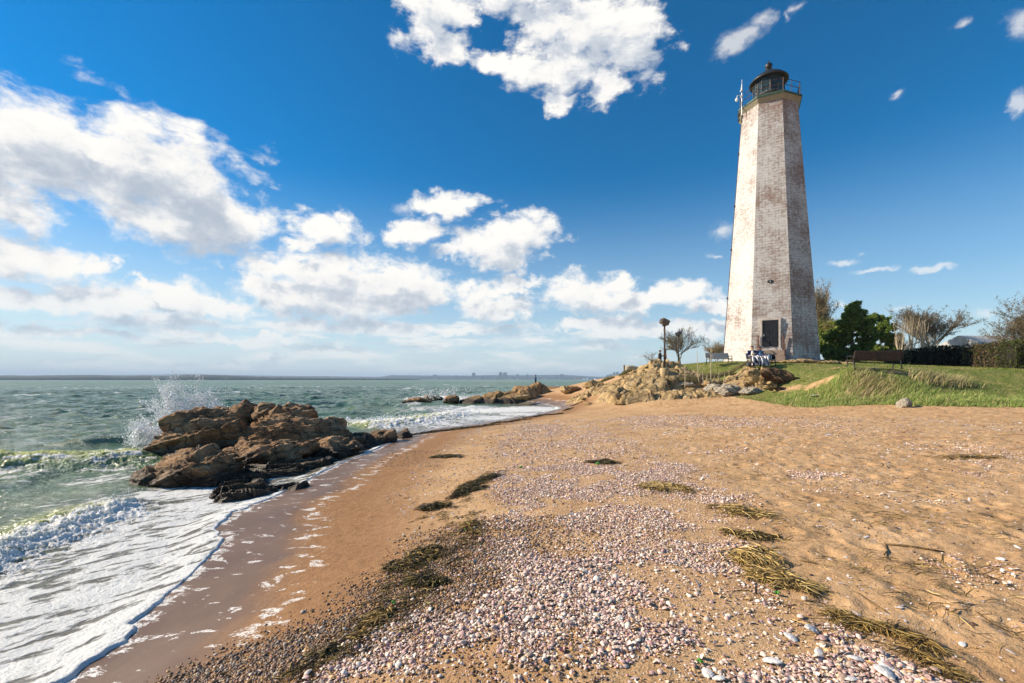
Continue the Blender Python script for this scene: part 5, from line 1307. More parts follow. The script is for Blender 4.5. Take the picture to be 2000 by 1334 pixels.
def stalks():
    rg = np.random.default_rng(31)
    L = [(1373,780-30,29,.95),(1381,752,29,.80),(1388,752,29,2.95),(1366,750,29.4,2.3),(1395,752,29,.75),(1402,752,29,.9),(1408,750,29.2,.65),(1337,756,29,1.7),(1327,745,30,.8),(1415,750,29,.8),(1356,748,30,.7),(1440,748,29,.7),(1425,748,29.5,.75)]
    for i, (u, v, y, h) in enumerate(L):
        x, y, z = D(u, v, y); z = max(gz(x, y), z)-.1
        root = empty('bare_sapling', (x, y, z))
        lean = rg.normal(0, .05); pts = [(lean*h*t+.03*math.sin(t*5+i), 0, h*t) for t in np.linspace(0, 1, 7)]
        tag(root, ['short pale stem left in the row of dry stalks','pale stem beside the tallest sapling, on its left','tallest thin sapling before the empty bench','second tallest thin sapling left of the tallest','short stem just right of the tallest sapling','leaning pale stem right of the tallest sapling','short thin stem below the empty bench','thin sapling between the lamp post and the stalks','short stem right of the lamp post footing','pale stem below the right end of the empty bench','short stem furthest left of the dry stalks','short stem furthest right of the dry stalks','thin stem second from the right of the dry stalks'][i], 'sapling', 'bare saplings on the ledges')
        MB().tube(pts, [.034*(1-.75*t) for t in np.linspace(0, 1, 7)], 5).build('stem', bark_pale, root, True)
        tw = MB()
        for k in range(int(4+h*4)):
            t = rg.uniform(.3, .95); p = np.array([lean*h*t, 0, h*t]); a = rg.uniform(0, 6.28); ll = rg.uniform(.15, .4)*(1.1-t)*h**.5
            tw.tube([p, p+np.array([math.cos(a)*ll*.4, math.sin(a)*ll*.4, ll])], [.012, .005], 3)
        tw.build('twigs', bark_pale, root)
stalks()

# ================================================================ TREES
def grow(rg, base, height, spread, levels, nb, r0, gnarl=.25, up=.3, lean=(0, 0), tw_len=.5):
    """returns branch polylines (pts, radii, level)"""
    out = []
    def rec(p, d, L, r, lv):
        n = 5; pts = [p.copy()]; rad = [r]
        for i in range(n):
            d = d+rg.normal(0, gnarl, 3)*.5+np.array([0, 0, up*.12]); d /= np.linalg.norm(d); p = p+d*L/n; pts.append(p.copy()); rad.append(r*(1-.5*(i+1)/n))
        out.append((pts, rad, lv))
        if lv < levels:
            for k in range(nb[lv]):
                t = rg.uniform(.25, 1) if lv else rg.uniform(.22, 1.); i = min(int(t*n), n-1); q = pts[i]+(pts[i+1]-pts[i])*(t*n-i)
                a = rg.uniform(0, 2*np.pi); side = np.array([math.cos(a), math.sin(a), 0]); nd = d*.75+side*spread*rg.uniform(.45, 1.15)+np.array([0, 0, up*rg.uniform(.2, 1)])
                nd /= np.linalg.norm(nd); rec(q, nd, L*(rg.uniform(.75, 1.15)*(1.15-.5*t) if lv == 0 else rg.uniform(.5, .78)), rad[i]*.60, lv+1)
    d0 = np.array([lean[0], lean[1], 1.]); d0 /= np.linalg.norm(d0)
    rec(np.array(base, float), d0, height, r0, 0)
    return out
def tubes_np(br, sides):
    Vs = []; Fs = []; off = 0
    for pts, rad, lv in br:
        P = np.array(pts); n = len(P); Rr = np.maximum(np.array(rad), .004); T = np.gradient(P, axis=0); T /= np.linalg.norm(T, axis=1, keepdims=True)+1e-9
        ref = np.array([.3, .2, .93]) if abs(T[0, 2]) < .8 else np.array([1., 0, 0]); U_ = np.cross(T, ref); U_ /= np.linalg.norm(U_, axis=1, keepdims=True)+1e-9; B = np.cross(T, U_)
        a = np.arange(sides)*2*np.pi/sides
        V = P[:, None]+(U_[:, None]*np.cos(a)[None, :, None]+B[:, None]*np.sin(a)[None, :, None])*Rr[:, None, None]
        i = np.arange(n-1)[:, None]*sides; k = np.arange(sides)[None]; k2 = (k+1) % sides
        Fs.append(np.stack([i+k, i+k2, i+k2+sides, i+k+sides], -1).reshape(-1, 4)+off); Vs.append(V.reshape(-1, 3)); off += n*sides
    return np.concatenate(Vs), np.concatenate(Fs)
m_leaf, nt, b = mat('foliage', .65, .2)
tr = nt.new('ShaderNodeBsdfTranslucent'); nt.put(tr.inputs[0], nt.attr('tint', 'Color')); nt.put(b.inputs['Base Color'], nt.attr('tint', 'Color'))
mx = nt.new('ShaderNodeMixShader'); mx.inputs[0].default_value = .42; nt.l.new(b.outputs[0], mx.inputs[1]); nt.l.new(tr.outputs[0], mx.inputs[2]); nt.l.new(mx.outputs[0], nt.n['Material Output'].inputs[0])
def leaf_cloud(name, P, size, pal, pw, rg, parent, jit=.1, asp=1.6):
    n = len(P); P = P+rg.normal(0, jit, (n, 3))
    a = rg.normal(size=(n, 3)); a /= np.linalg.norm(a, axis=1, keepdims=True); b_ = rg.normal(size=(n, 3)); b_ -= a*(a*b_).sum(1, keepdims=True); b_ /= np.linalg.norm(b_, axis=1, keepdims=True)
    s = (size*rg.uniform(.6, 1.4, n))[:, None]
    V = np.stack([P-a*s*asp*.5, P+b_*s*.4, P+a*s*asp*.5, P-b_*s*.4], 1).reshape(-1, 3); Fc = np.arange(n*4).reshape(-1, 4)
    c = np.array(pal)[rg.choice(len(pal), n, p=pw)]*rg.uniform(.7, 1.25, n)[:, None]
    return mesh_np(name, V, Fc, m_leaf, parent, smooth=False, attrs={'tint': np.repeat(c, 4, 0)})
bark = simple_mat('grey_bark', (.10, .075, .05), (.24, .19, .14), 6, .9, bump=.5)
bark_w = simple_mat('warm_bark', (.22, .15, .09), (.40, .30, .19), 6, .9, bump=.4)
def bare_tree(u, v, y, H, Wd, seed, label, group=None, nb=(7, 6, 5, 4), levels=3, budc=None, nbud=9000, lean=(0, 0), up=.35, bk=None, trunkf=.34, buds=.035, twig_r=None, r0=None):
    rg = np.random.default_rng(seed); x, y, z = D(u, v, y); z = min(z, gz(x, y)) if y < 60 else z
    root = empty('bare_tree', (x, y, z)); tag(root, label, 'tree', group)
    br = grow(rg, (0, 0, -.1), H*trunkf, 1.0, levels, nb, r0 or H*.022, up=up, lean=lean)
    allp = np.concatenate([np.array(b_[0]) for b_ in br]); k = H/max(allp[:, 2].max(), 1e-3); kx = Wd/max(np.ptp(allp[:, 0]), 1e-3)
    sc = np.array([kx, kx, k]); br = [([p*sc for p in b_[0]], b_[1], b_[2]) for b_ in br]
    V, Fc = tubes_np([b_ for b_ in br if b_[2] <= 1], 6); mesh_np('trunk', V, Fc, bk or bark, root)
    V, Fc = tubes_np([b_ for b_ in br if b_[2] > 1], 3)
    crown = mesh_np('crown', V, Fc, bk or bark, root)
    tips = np.concatenate([np.array(b_[0])[2:] for b_ in br if b_[2] >= levels-1])
    P = tips[rg.integers(0, len(tips), nbud)]
    # fine twigs sprouting round the branch ends
    m_ = int(nbud*.9); Q = tips[rg.integers(0, len(tips), m_)]; dr = rg.normal(size=(m_, 3))+np.array([0, 0, .5]); dr /= np.linalg.norm(dr, axis=1, keepdims=True); L = rg.uniform(.25, .75, m_)*H*.075
    w = rg.normal(size=(m_, 3))*(twig_r or H*.0016); E_ = Q+dr*L[:, None]; V = np.stack([Q-w, Q+w, E_], 1).reshape(-1, 3)
    mesh_np('twigs', V, np.arange(m_*3).reshape(-1, 3), bk or bark, root, smooth=False)
    pal = budc or [(.36, .33, .12), (.28, .22, .09), (.40, .34, .14)]
    P = P[:int(nbud*.6)]
    leaf_cloud('buds', P, H*buds*.22, pal, [1/len(pal)]*len(pal), rg, root, jit=H*.022)
    return root
bare_tree(1328, 712, 62, 5.3, 6.6, 1, 'bare rounded tree behind the two lamp posts', bk=bark, nb=(9, 7, 6, 5), nbud=9000, trunkf=.30, twig_r=.012)
bare_tree(1278, 716, 60, 2.0, 2.6, 2, 'small bare bush left of the lamp posts on the skyline', nb=(8, 6, 5), levels=2, nbud=1500, trunkf=.4, twig_r=.012)
bare_tree(1394, 712, 58, 3.8, 4.0, 3, 'brownish budding tree just left of the lighthouse', bk=bark_w, nb=(9, 7, 6, 4), nbud=9000, trunkf=.30, twig_r=.014)
bare_tree(1594, 708, 60, 11.0, 5.2, 4, 'tall thin budding tree half hidden behind the right side of the lighthouse', bk=bark_w, nb=(16, 8, 6, 3), nbud=15000, trunkf=.75, up=1.1, budc=[(.34, .30, .12), (.26, .26, .09), (.40, .34, .18)], twig_r=.016)
bare_tree(1625, 712, 52, 5.6, 4.4, 5, 'yellow green budding bush between the tall thin tree and the pines', bk=bark_w, nb=(10, 8, 6, 4), nbud=22000, trunkf=.34, budc=[(.22, .22, .04), (.30, .28, .06), (.14, .16, .03)], buds=.09)
bare_tree(1820, 702, 62, 8.0, 9.4, 6, 'wide bare tree behind the clipped hedge', bk=bark, nb=(10, 8, 6, 5), nbud=22000, trunkf=.32, twig_r=.014, budc=[(.20, .16, .06), (.26, .21, .08)])
bare_tree(1745, 704, 66, 3.4, 4.6, 16, 'low bare thicket behind the right end of the brown bench', bk=bark, nb=(9, 7, 5, 3), nbud=8000, trunkf=.32, twig_r=.014, budc=[(.16, .15, .05), (.22, .18, .08)])
bare_tree(2062, 690, 40, 6.6, 7.2, 8, 'large leaning bare tree cut by the right edge of the picture', bk=bark, nb=(8, 8, 7, 5), nbud=16000, trunkf=.34, lean=(-.5, 0), up=.5, twig_r=.010, budc=[(.26, .22, .07), (.30, .24, .10)])
bare_tree(1960, 690, 46, 2.4, 6.0, 9, 'low twiggy shrub over the hedge in front of the grey roof', bk=bark, nb=(9, 7, 5, 3), nbud=6000, trunkf=.32, budc=[(.16, .20, .04), (.24, .20, .08)], twig_r=.012)
# pale many stemmed shrubs behind the bench
def stems(u, v, y, H, seed, label, n=5):
    rg = np.random.default_rng(seed); x, y, z = D(u, v, y); root = empty('bare_shrub', (x, y, gz(x, y))); tag(root, label, 'shrub', 'pale leafless shrubs behind the brown bench')
    for k in range(n):
        a = rg.uniform(0, 6.28); s = rg.uniform(.05, .3); pts = [np.array([math.cos(a)*s*(t*H*.5)+rg.normal(0, .03), math.sin(a)*s*t*H*.5, H*t*(1-.15*k/n)]) for t in np.linspace(0, 1, 7)]
        V, Fc = tubes_np([(pts, [.055*(1-.8*t) for t in np.linspace(0, 1, 7)], 0)], 5); mesh_np('stem', V, Fc, bark_pale, root)
    br = []
    for k in range(60):
        t = rg.uniform(.3, 1); p = np.array([rg.normal(0, .12)*H*.4*t, rg.normal(0, .1)*H*.3, H*t*.9]); d = np.array([rg.normal(0, .5), rg.normal(0, .5), 1]); br.append(([p, p+d*H*.08, p+d*H*.15+rg.normal(0, .03, 3)], [.014, .010, .004], 1))
    V, Fc = tubes_np(br, 3); mesh_np('twigs', V, Fc, bark_pale, root)
for i, (u, H, lab) in enumerate([(1757,3.9,'tall pale dead shrub directly behind the right end of the brown bench'),(1772,2.2,'short pale shrub between the two taller ones'),(1781,4.2,'forked pale shrub left of the clipped hedge'),(1797,3.9,'tallest orange tinted shrub at the left end of the clipped hedge'),(1808,2.3,'short pale shrub behind the left end of the clipped hedge'),(1820,2.6,'pale shrub behind the middle of the clipped hedge')]):
    stems(u, 716, 40, H, 50+i, lab)
# pines: limbs carrying tufted balls of needles
def pine(u, v, y, H, seed, label, L):
    rg = np.random.default_rng(seed); x, y, z = D(u, v, y); root = empty('pine_tree', (x, y, gz(x, y))); tag(root, label, 'tree', 'pines right of the lighthouse')
    k = y/F; br = [([np.array([0, 0, 0]), np.array([.1, 0, H*.3]), np.array([-.1, .1, H*.6]), np.array([.05, 0, H*.92])], [.17, .14, .10, .04], 0)]
    P = []
    for (du, dv, r) in L:
        c = np.array([du*k, rg.uniform(-1, 1), dv*k+.25]); rr = r*k
        a = np.array([rg.normal(0, .1), 0, max(.3, c[2]-.25*abs(c[0])-.4)]); br.append(([a, (a+c)/2+rg.normal(0, .1, 3), c], [.07, .05, .02], 1))
        for q in range(int(10+r*1.1)):
            d = rg.normal(size=3); d /= np.linalg.norm(d); cc = c+d*rr*rg.uniform(.35, 1.0)*np.array([1, 1.1, .8]); m_ = 95
            e = rg.normal(size=(m_, 3)); e /= np.linalg.norm(e, axis=1, keepdims=True); P.append(cc+e*.19*rg.uniform(.3, 1, (m_, 1))); br.append(([c, cc], [.02, .008], 1))
    V, Fc = tubes_np(br[:1], 8); mesh_np('trunk', V, Fc, bark, root); V, Fc = tubes_np(br[1:], 4); mesh_np('limbs', V, Fc, bark, root)
    leaf_cloud('needles', np.concatenate(P), .09, [(.16, .24, .045), (.25, .32, .06), (.08, .14, .03), (.36, .40, .09)], [.35, .3, .2, .15], rg, root, jit=.03, asp=2.4)
pine(1663, 706, 38, 5.0, 61, 'broad bushy pine, left of the pair right of the lighthouse', [(0,98,16),(-14,84,16),(14,86,16),(-26,66,18),(2,68,22),(24,66,16),(-34,46,20),(-8,46,24),(22,46,20),(-38,24,20),(-14,22,24),(14,24,22),(36,30,16),(-46,10,16),(-24,6,18),(4,8,20)])
pine(1708, 706, 42, 4.2, 62, 'darker open pine, right of the pair right of the lighthouse', [(4,82,12),(-10,74,12),(18,72,12),(24,58,13),(0,58,15),(-18,54,14),(34,62,8),(12,42,14),(32,40,11),(-14,36,14),(40,26,11),(48,34,7),(20,22,12),(-2,18,13),(-24,16,12),(34,12,9)])
# hedges
def hedge(u0, u1, y0, y1, h0, h1, dp, pal, pw, seed, label, dens=900, jag=.10):
    rg = np.random.default_rng(seed); a = np.array(D(u0, 720, y0)[:2]); c = np.array(D(u1, 720, y1)[:2]); L = np.linalg.norm(c-a); d = (c-a)/L; nrm = np.array([-d[1], d[0]])
    if nrm[1] < 0: nrm = -nrm
    root = empty('hedge', (*a, gz(*a))); tag(root, label, 'hedge', 'hedges along the back of the lawn'); n = int(L*dens)
    s = rg.uniform(0, L, n); face = rg.uniform(0, 1, n); hh = h0+(h1-h0)*s/L+jag*fbm2(s*1.2, s*0+seed, 4, seed)*2
    t = np.where(face < .55, rg.normal(.06, .06, n), rg.uniform(0, dp, n)); zz = np.where(face < .55, rg.uniform(0, 1, n)*hh, hh-np.abs(rg.normal(0, .08, n)))
    en = rg.uniform(0, 1, n) < min(.4, dp*1.6/(L+dp)); s = np.where(en, np.where(rg.uniform(0, 1, n) < .6, rg.normal(.0, .05, n), L-rg.normal(0, .05, n)), s); t = np.where(en, rg.uniform(0, dp, n), t); zz = np.where(en, rg.uniform(0, 1, n)*h0, zz)
    P = np.stack([d[0]*s+nrm[0]*t, d[1]*s+nrm[1]*t, zz-.05], 1)
    zg = ground(P[:, 0]+a[0], P[:, 1]+a[1])-gz(*a); P[:, 2] += zg
    leaf_cloud('leaves', P, .085, pal, pw, rg, root, jit=.04)
    k = int(L*40); s = rg.uniform(0, L, k); t = rg.uniform(.05, dp, k); br = []
    for i in range(k):
        p = np.array([d[0]*s[i]+nrm[0]*t[i], d[1]*s[i]+nrm[1]*t[i], 0]); H = (h0+(h1-h0)*s[i]/L)*rg.uniform(.7, 1.08); br.append(([p, p+np.array([rg.normal(0, .06), rg.normal(0, .06), H*.5]), p+np.array([rg.normal(0, .14), rg.normal(0, .1), H])], [.02, .014, .006], 1))
    V, Fc = tubes_np(br, 3); mesh_np('branches', V, Fc, bark, root)
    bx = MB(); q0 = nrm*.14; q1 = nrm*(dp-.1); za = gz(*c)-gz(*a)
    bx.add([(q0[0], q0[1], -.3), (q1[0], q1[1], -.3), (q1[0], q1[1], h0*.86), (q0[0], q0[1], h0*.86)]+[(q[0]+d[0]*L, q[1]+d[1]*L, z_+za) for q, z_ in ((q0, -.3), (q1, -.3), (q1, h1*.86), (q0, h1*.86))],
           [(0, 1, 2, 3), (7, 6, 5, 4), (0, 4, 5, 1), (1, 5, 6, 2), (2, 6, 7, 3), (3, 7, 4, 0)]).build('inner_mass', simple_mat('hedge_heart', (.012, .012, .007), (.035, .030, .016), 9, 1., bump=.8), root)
hedge(1752, 1792, 34, 34, 1.15, 1.2, 1.2, [(.20, .15, .06), (.13, .12, .04), (.26, .20, .10)], [.4, .4, .2], 71, 'brown clipped hedge end beside the brown bench')
hedge(1792, 1884, 33.5, 33.0, 1.25, 1.75, 2.2, [(.035, .032, .014), (.055, .045, .02), (.02, .022, .010)], [.4, .3, .3], 72, 'box shaped hedge coloured dark for its shaded front, in the middle of the back of the lawn', dens=1500, jag=.03)  # front stands in shade, put here into the dark leaf colours
hedge(1878, 1990, 32, 28.5, 1.7, 1.9, 2.4, [(.19, .12, .06), (.10, .12, .03), (.14, .17, .03), (.27, .18, .11)], [.4, .2, .15, .25], 73, 'tall brown and green overgrown hedge at the right', jag=.22)
hedge(1990, 2120, 26, 25, 1.6, 1.8, 2.0, [(.07, .09, .02), (.10, .13, .03), (.05, .05, .02)], [.4, .3, .3], 74, 'dark green hedge cut by the right edge of the picture', jag=.2)
hedge(1628, 1762, 47, 47, 1.5, 1.3, 1.5, [(.14, .15, .04), (.20, .17, .07), (.08, .10, .03)], [.4, .3, .3], 75, 'low wild thicket along the ground behind the pines and the brown bench', dens=500, jag=.3)
# roofs behind the hedges
def house(u0, u1, y, ztop, zeave, dp, label, roofc, wallc, skew=0):
    x0 = (u0-1000)/F*y; x1 = (u1-1000)/F*y; L = x1-x0; root = empty('house', (x0, y, 3.2)); tag(root, label, 'building')
    e = zeave-3.2; t = ztop-3.2
    w = MB().box((L/2, dp/2, e/2-.3), (L-.6, dp-.6, e+.6)).build('wall', wallc, root)
    r = MB(); r.add([(0, 0, e), (L, 0, e), (L, dp, e), (0, dp, e), (L*.0+skew, dp/2, t), (L-skew, dp/2, t)], [(0, 1, 5, 4), (2, 3, 4, 5), (1, 2, 5), (3, 0, 4), (3, 2, 1, 0)]); r.build('roof', roofc, root)
    MB().box((L*.3, .27, e*.5), (.9, .08, .9)).build('window', simple_mat('dark_pane', (.02, .025, .03), (.04, .05, .06), 3, .1, .6), root)
    MB().box((L/2, -.02, e-.02), (L, .10, .14)).build('gutter', simple_mat('white_trim', (.62, .62, .60), (.72, .72, .70), 3), root)
house(1935, 2110, 60, 8.5, 6.7, 9, 'grey roofed building with a white gable edge behind the right hedge', simple_mat('pale_shingles', (.34, .33, .32), (.50, .49, .47), 3, .8), simple_mat('grey_siding', (.4, .4, .38), (.5, .5, .48), 3), .1)
house(1825, 1945, 64, 6.9, 6.2, 8, 'long low building with a dark roof behind the box shaped hedge', simple_mat('slate_roof', (.10, .11, .12), (.20, .20, .21), 3, .8), simple_mat('buff_siding', (.4, .36, .3), (.5, .46, .4), 3), .1)

# ================================================================ LAMP POSTS, BENCHES
pole_m = simple_mat('dark_brown_pole', (.035, .022, .017), (.08, .05, .035), 8, .6, .4)
def lamp(u, v, y, H, label, yaw, conc_base):
    x, y, z = D(u, v, y); root = empty('lamp_post', (x, y, z)); tag(root, label, 'lamp post', 'floodlight posts on the ledges')
    z0 = 0
    if conc_base:
        z0 = .92; MB().lathe([(.30, -.3), (.29, .88), (.26, z0)], n=14).build('concrete_base', simple_mat('stained_concrete', (.34, .22, .09), (.52, .42, .24), 5, .9, bump=.4), root, True)
    MB().tube([(0, 0, z0), (0, 0, H-.35)], .06, 10).build('pole', pole_m, root, True)
    c, s = math.cos(yaw), math.sin(yaw)
    hd = empty('lamp_head', (0, 0, H-.20)); hd.parent = root; hd.rotation_euler = (0, .42, yaw)
    MB().box((0, 0, 0), (.54, .48, .34), bev=.015).build('housing', simple_mat('bronze_housing', *(((.11, .085, .06), (.20, .16, .12)) if conc_base else ((.02, .02, .025), (.05, .05, .06))), 6, .5, .4), hd)
    MB().box((.03, 0, -.182), (.44, .40, .02), bev=.01).build('lens', simple_mat('lamp_lens_glass', (.12, .11, .10), (.22, .21, .19), 3, .15, .6), hd)
    MB().box((-.285, 0, .0), (.03, .30, .2), bev=.01).tube([(0, 0, -.17), (0, 0, -.34)], .045, 8).build('bracket', pole_m, hd)
lamp(1298, 745, 30.5, 4.25, 'taller floodlight post on a round concrete footing', .1, True)
lamp(1325, 713, 45, 3.35, 'thinner floodlight post further back, without a footing', 2.6, False)

def bench(u, v, y, L, label, slat, ironm, yaw, back_open=False):
    x, y, z = D(u, v, y); z = max(z, gz(x, y)); root = empty('bench', (x, y, z), yaw); tag(root, label, 'bench', 'park benches round the lighthouse')
    s = MB()
    for k in range(4): s.box((0, -.19+k*.12, .43), (L, .095, .035), bev=.006)
    s.build('seat', slat, root)
    b_ = MB()
    for k in range(4): b_.box((0, .27+k*.028, .52+k*.10), (L, .035, .096), rx=-.22, bev=.006)
    b_.build('backrest', slat, root)
    for sx in (-1, 1):
        l = MB(); X = sx*(L/2-.06)
        l.tube([(X, -.22, .01), (X, -.18, .42)], .028, 6); l.tube([(X, .30, .01), (X, .22, .42), (X, .30, .55), (X, .39, .88)], .028, 6); l.tube([(X, -.20, .41), (X, .24, .41)], .026, 6); l.tube([(X, -.18, .42), (X, -.2, .64), (X, .28, .62)], .022, 6)
        l.box((X, -.22, .012), (.08, .10, .02)); l.box((X, .30, .012), (.08, .10, .02)); l.build('leg', ironm, root)
    return root
iron2 = simple_mat('black_bench_iron', (.012, .012, .013), (.03, .028, .028), 6, .5, .4)
grey_slat = simple_mat('weathered_bench_slats', (.42, .38, .33), (.60, .55, .48), 12, .8)
brown_slat = simple_mat('dark_brown_bench_slats', (.050, .028, .022), (.10, .060, .048), 9, .7)
b1 = bench(1405, 712, 33, 1.85, 'empty weathered bench before the left foot of the lighthouse', grey_slat, iron2, math.pi*.0+.12)
b2 = bench(1487, 716, 29.5, 1.75, 'weathered bench with two people and bags on it', grey_slat, iron2, .05)
b3 = bench(1706, 724, 22.2, 2.42, 'long dark brown bench on the lawn at right, seen from behind', brown_slat, iron2, math.pi)
MB().box((0, .392, .70), (.22, .02, .10), bev=.006).build('plaque', simple_mat('bench_plaque', (.03, .02, .018), (.05, .03, .03), 4, .4), b3)

# ================================================================ PEOPLE
def body_mesh(name, segs, m, parent, vox=.012, smooth=4):
    """tapered limbs (a, b, ra, rb) fused into one skin"""
    mb = MB()
    for a, b_, ra, rb in segs:
        a = Vector(a); b_ = Vector(b_); n = 6
        mb.tube([a.lerp(b_, t/n) for t in range(n+1)], [ra+(rb-ra)*t/n for t in range(n+1)], 12); mb.ball(a, ra, n=12); mb.ball(b_, rb, n=12)
    o = mb.build(name, m, parent, True)
    r = o.modifiers.new('r', 'REMESH'); r.mode = 'VOXEL'; r.voxel_size = vox; r.use_smooth_shade = True
    s = o.modifiers.new('s', 'SMOOTH'); s.iterations = smooth; s.factor = .5
    return o
def hand(w, d, side, s=1.):
    """palm and five curled fingers from wrist w along d"""
    w = Vector(w); d = Vector(d).normalized(); dn = Vector((0, 0, -1)); sd = d.cross(dn).normalized()*side; out = [(w, w+d*.08*s, .026*s, .034*s)]
    for k, (o, L) in enumerate(((-.03, .060), (-.010, .072), (.010, .068), (.028, .052))):
        a = w+d*.085*s+sd*o*s; b_ = a+d*L*.5*s+dn*.008*s; c = b_+d*L*.4*s+dn*.03*s; out += [(a, b_, .010*s, .009*s), (b_, c, .009*s, .007*s)]
    a = w+d*.03*s-sd*.03*s; out += [(a, a+d*.035*s-sd*.022*s, .012*s, .010*s), (a+d*.035*s-sd*.022*s, a+d*.065*s-sd*.022*s+dn*.012*s, .010*s, .008*s)]
    return out
skin = simple_mat('skin', (.50, .27, .17), (.60, .35, .23), 9, .5, .4)
skin2 = simple_mat('tan_skin', (.40, .19, .11), (.50, .27, .17), 9, .5, .4)
hairm = simple_mat('dark_hair', (.012, .009, .007), (.04, .025, .018), 60, .5, .4)
def cloth(name, a, b_): return simple_mat(name, a, b_, 18, .9, .1, bump=.3)
def head(root, c, fwd, skinm, hair, r=.098, long=False):
    c = Vector(c); f = Vector((fwd[0], fwd[1], 0)).normalized(); s = Vector((-f.y, f.x, 0)); hd = MB()
    return c, f, s
def face_bits(root, c, f, s, r):
    e = MB(); w = MB()
    for k in (-1, 1): w.ball(c+f*r*.86+s*r*.36*k+Vector((0, 0, .02*r)), r*.13, n=8)
    w.build('eyes', simple_mat('eye', (.05, .04, .04), (.12, .1, .1), 40, .3), root)
    e.tube([c+f*r*.90-s*r*.28-Vector((0, 0, r*.58)), c+f*r*.98-Vector((0, 0, r*.60)), c+f*r*.90+s*r*.28-Vector((0, 0, r*.58))], r*.07, 6)
    e.build('mouth', simple_mat('lips', (.35, .12, .09), (.42, .16, .12), 20, .5), root)
def head_segs(c, f, s, r):
    z = Vector((0, 0, 1)); c = Vector(c)
    return [(c-z*r*.1, c+z*r*.28, r*.92, r*.90), (c-z*r*.75+f*r*.22, c-z*r*.2+f*r*.12, r*.52, r*.8), (c+f*r*.92, c+f*r*1.16-z*r*.28, r*.10, r*.16), (c-s*r*.92-z*r*.05, c-s*r*.96-z*r*.3, r*.16, r*.11), (c+s*r*.92-z*r*.05, c+s*r*.96-z*r*.3, r*.16, r*.11), (c-z*r*.8, c-z*r*1.9-f*.01, r*.50, r*.56)]
def hair_mesh(root, c, f, s, r, long=False, m=None):
    z = Vector((0, 0, 1)); c = Vector(c); sg = [(c+z*r*.34-f*r*.12, c+z*r*.42+f*r*.15, r*.96, r*.86), (c-f*r*.28, c-f*r*.32-z*r*.35, r*.90, r*.74)]
    if long: sg += [(c-f*r*.4, c-f*r*.62-z*r*1.9, r*.88, r*.72), (c+s*r*.66-f*r*.2, c+s*r*.6-f*r*.35-z*r*1.5, r*.40, r*.3), (c-s*r*.66-f*r*.2, c-s*r*.6-f*r*.35-z*r*1.5, r*.40, r*.3), (c-f*r*.62-z*r*1.9, c-f*r*.55-z*r*2.7, r*.66, r*.35)]
    return body_mesh('hair', sg, m or hairm, root, .012, 3)
def person(u, v, y, label, pose, fwd, top, trs, shoe, long=False, skinm=None, scale=1., group=None, hairmat=None, extra=None, z=None):
    x, y, z0 = D(u, v, y); zz = z if z is not None else z0
    root = empty('person', (x, y, zz)); tag(root, label, 'person', group); root.scale = (scale,)*3
    f = Vector((fwd[0], fwd[1], 0)).normalized(); s = Vector((-f.y, f.x, 0)); Z = Vector((0, 0, 1)); r = .105; skinm = skinm or skin
    J = pose(f, s, Z)
    neck = J['neck']; hc = J['head']; hf = J.get('look', f)
    hs = Vector((-hf.y, hf.x, 0)); B = head_segs(hc, hf, hs, r)
    B += [(neck-Z*.02, (neck+J['hip'])/2, .085, .125), ((neck+J['hip'])/2, J['hip'], .125, .13)]
    T = [(neck-Z*.07, (neck+J['hip'])/2, .125, .15), ((neck+J['hip'])/2, J['hip']+Z*.02, .15, .155), (J['shL'], J['shR'], .085, .085)]
    P = [(J['hip']+s*.07, J['hip']-s*.07, .145, .145)]
    for k in 'LR':
        sg = 1 if k == 'L' else -1
        B += [(J['sh'+k], J['el'+k], .052, .040), (J['el'+k], J['wr'+k], .040, .026)]
        B += hand(J['wr'+k], J['wr'+k]-J['el'+k], sg)
        h = J['hip']+s*.09*sg
        B += [(h, J['kn'+k], .085, .055), (J['kn'+k], J['an'+k], .055, .036), (J['an'+k]-Z*.03, J['an'+k]-Z*.045+f*.15, .04, .034)]
        T += [(J['sh'+k], J['el'+k], .068, .056), (J['el'+k], J['wr'+k]+(J['el'+k]-J['wr'+k])*.08, .056, .040)]
        P += [(h, J['kn'+k], .108, .076), (J['kn'+k], J['an'+k]+Z*.02, .076, .056)]
        body_mesh('shoe', [(J['an'+k]-Z*.04-f*.04, J['an'+k]-Z*.05+f*.17, .052, .042)], shoe, root, .012, 2)
    body_mesh('body', B, skinm, root, .0075, 2); body_mesh('jacket', T, top, root, .014, 4); body_mesh('trousers', P, trs, root, .014, 4)
    hair_mesh(root, hc, hf, hs, r, long, hairmat); face_bits(root, hc, hf, hs, r)
    if extra: extra(root, J, f, s, Z)
    return root
def sit(kx=0., arm=0., lookx=None, drop=.0, lean=.0):
    def P(f, s, Z):
        hip = Z*.54; neck = hip+Z*.50-f*.08+s*lean; J = dict(hip=hip, neck=neck, head=neck+Z*.19+f*.02, shL=neck-Z*.06+s*.19, shR=neck-Z*.06-s*.19)
        J['elL'] = J['shL']-Z*.27+s*.07+f*.03; J['elR'] = J['shR']-Z*.27-s*.07+f*.03
        J['wrL'] = J['elL']+f*.22-Z*.02-s*.10; J['wrR'] = J['elR']+f*.22-Z*.02+s*.10
        J['knL'] = hip+f*.44+s*.12-Z*.02; J['knR'] = hip+f*.44-s*.10-Z*.02
        J['anL'] = J['knL']-Z*.43+f*.06+s*kx; J['anR'] = J['knR']-Z*.43+f*.10
        if lookx: J['look'] = Vector((lookx[0], lookx[1], 0)).normalized()
        if arm: J['elR' if arm < 0 else 'elL'] = J['shR' if arm < 0 else 'shL']+s*(.26*arm)-Z*.06-f*.05; k = 'R' if arm < 0 else 'L'; J['wr'+k] = J['el'+k]+s*(.22*arm)-Z*.02+f*.08
        return J
    return P
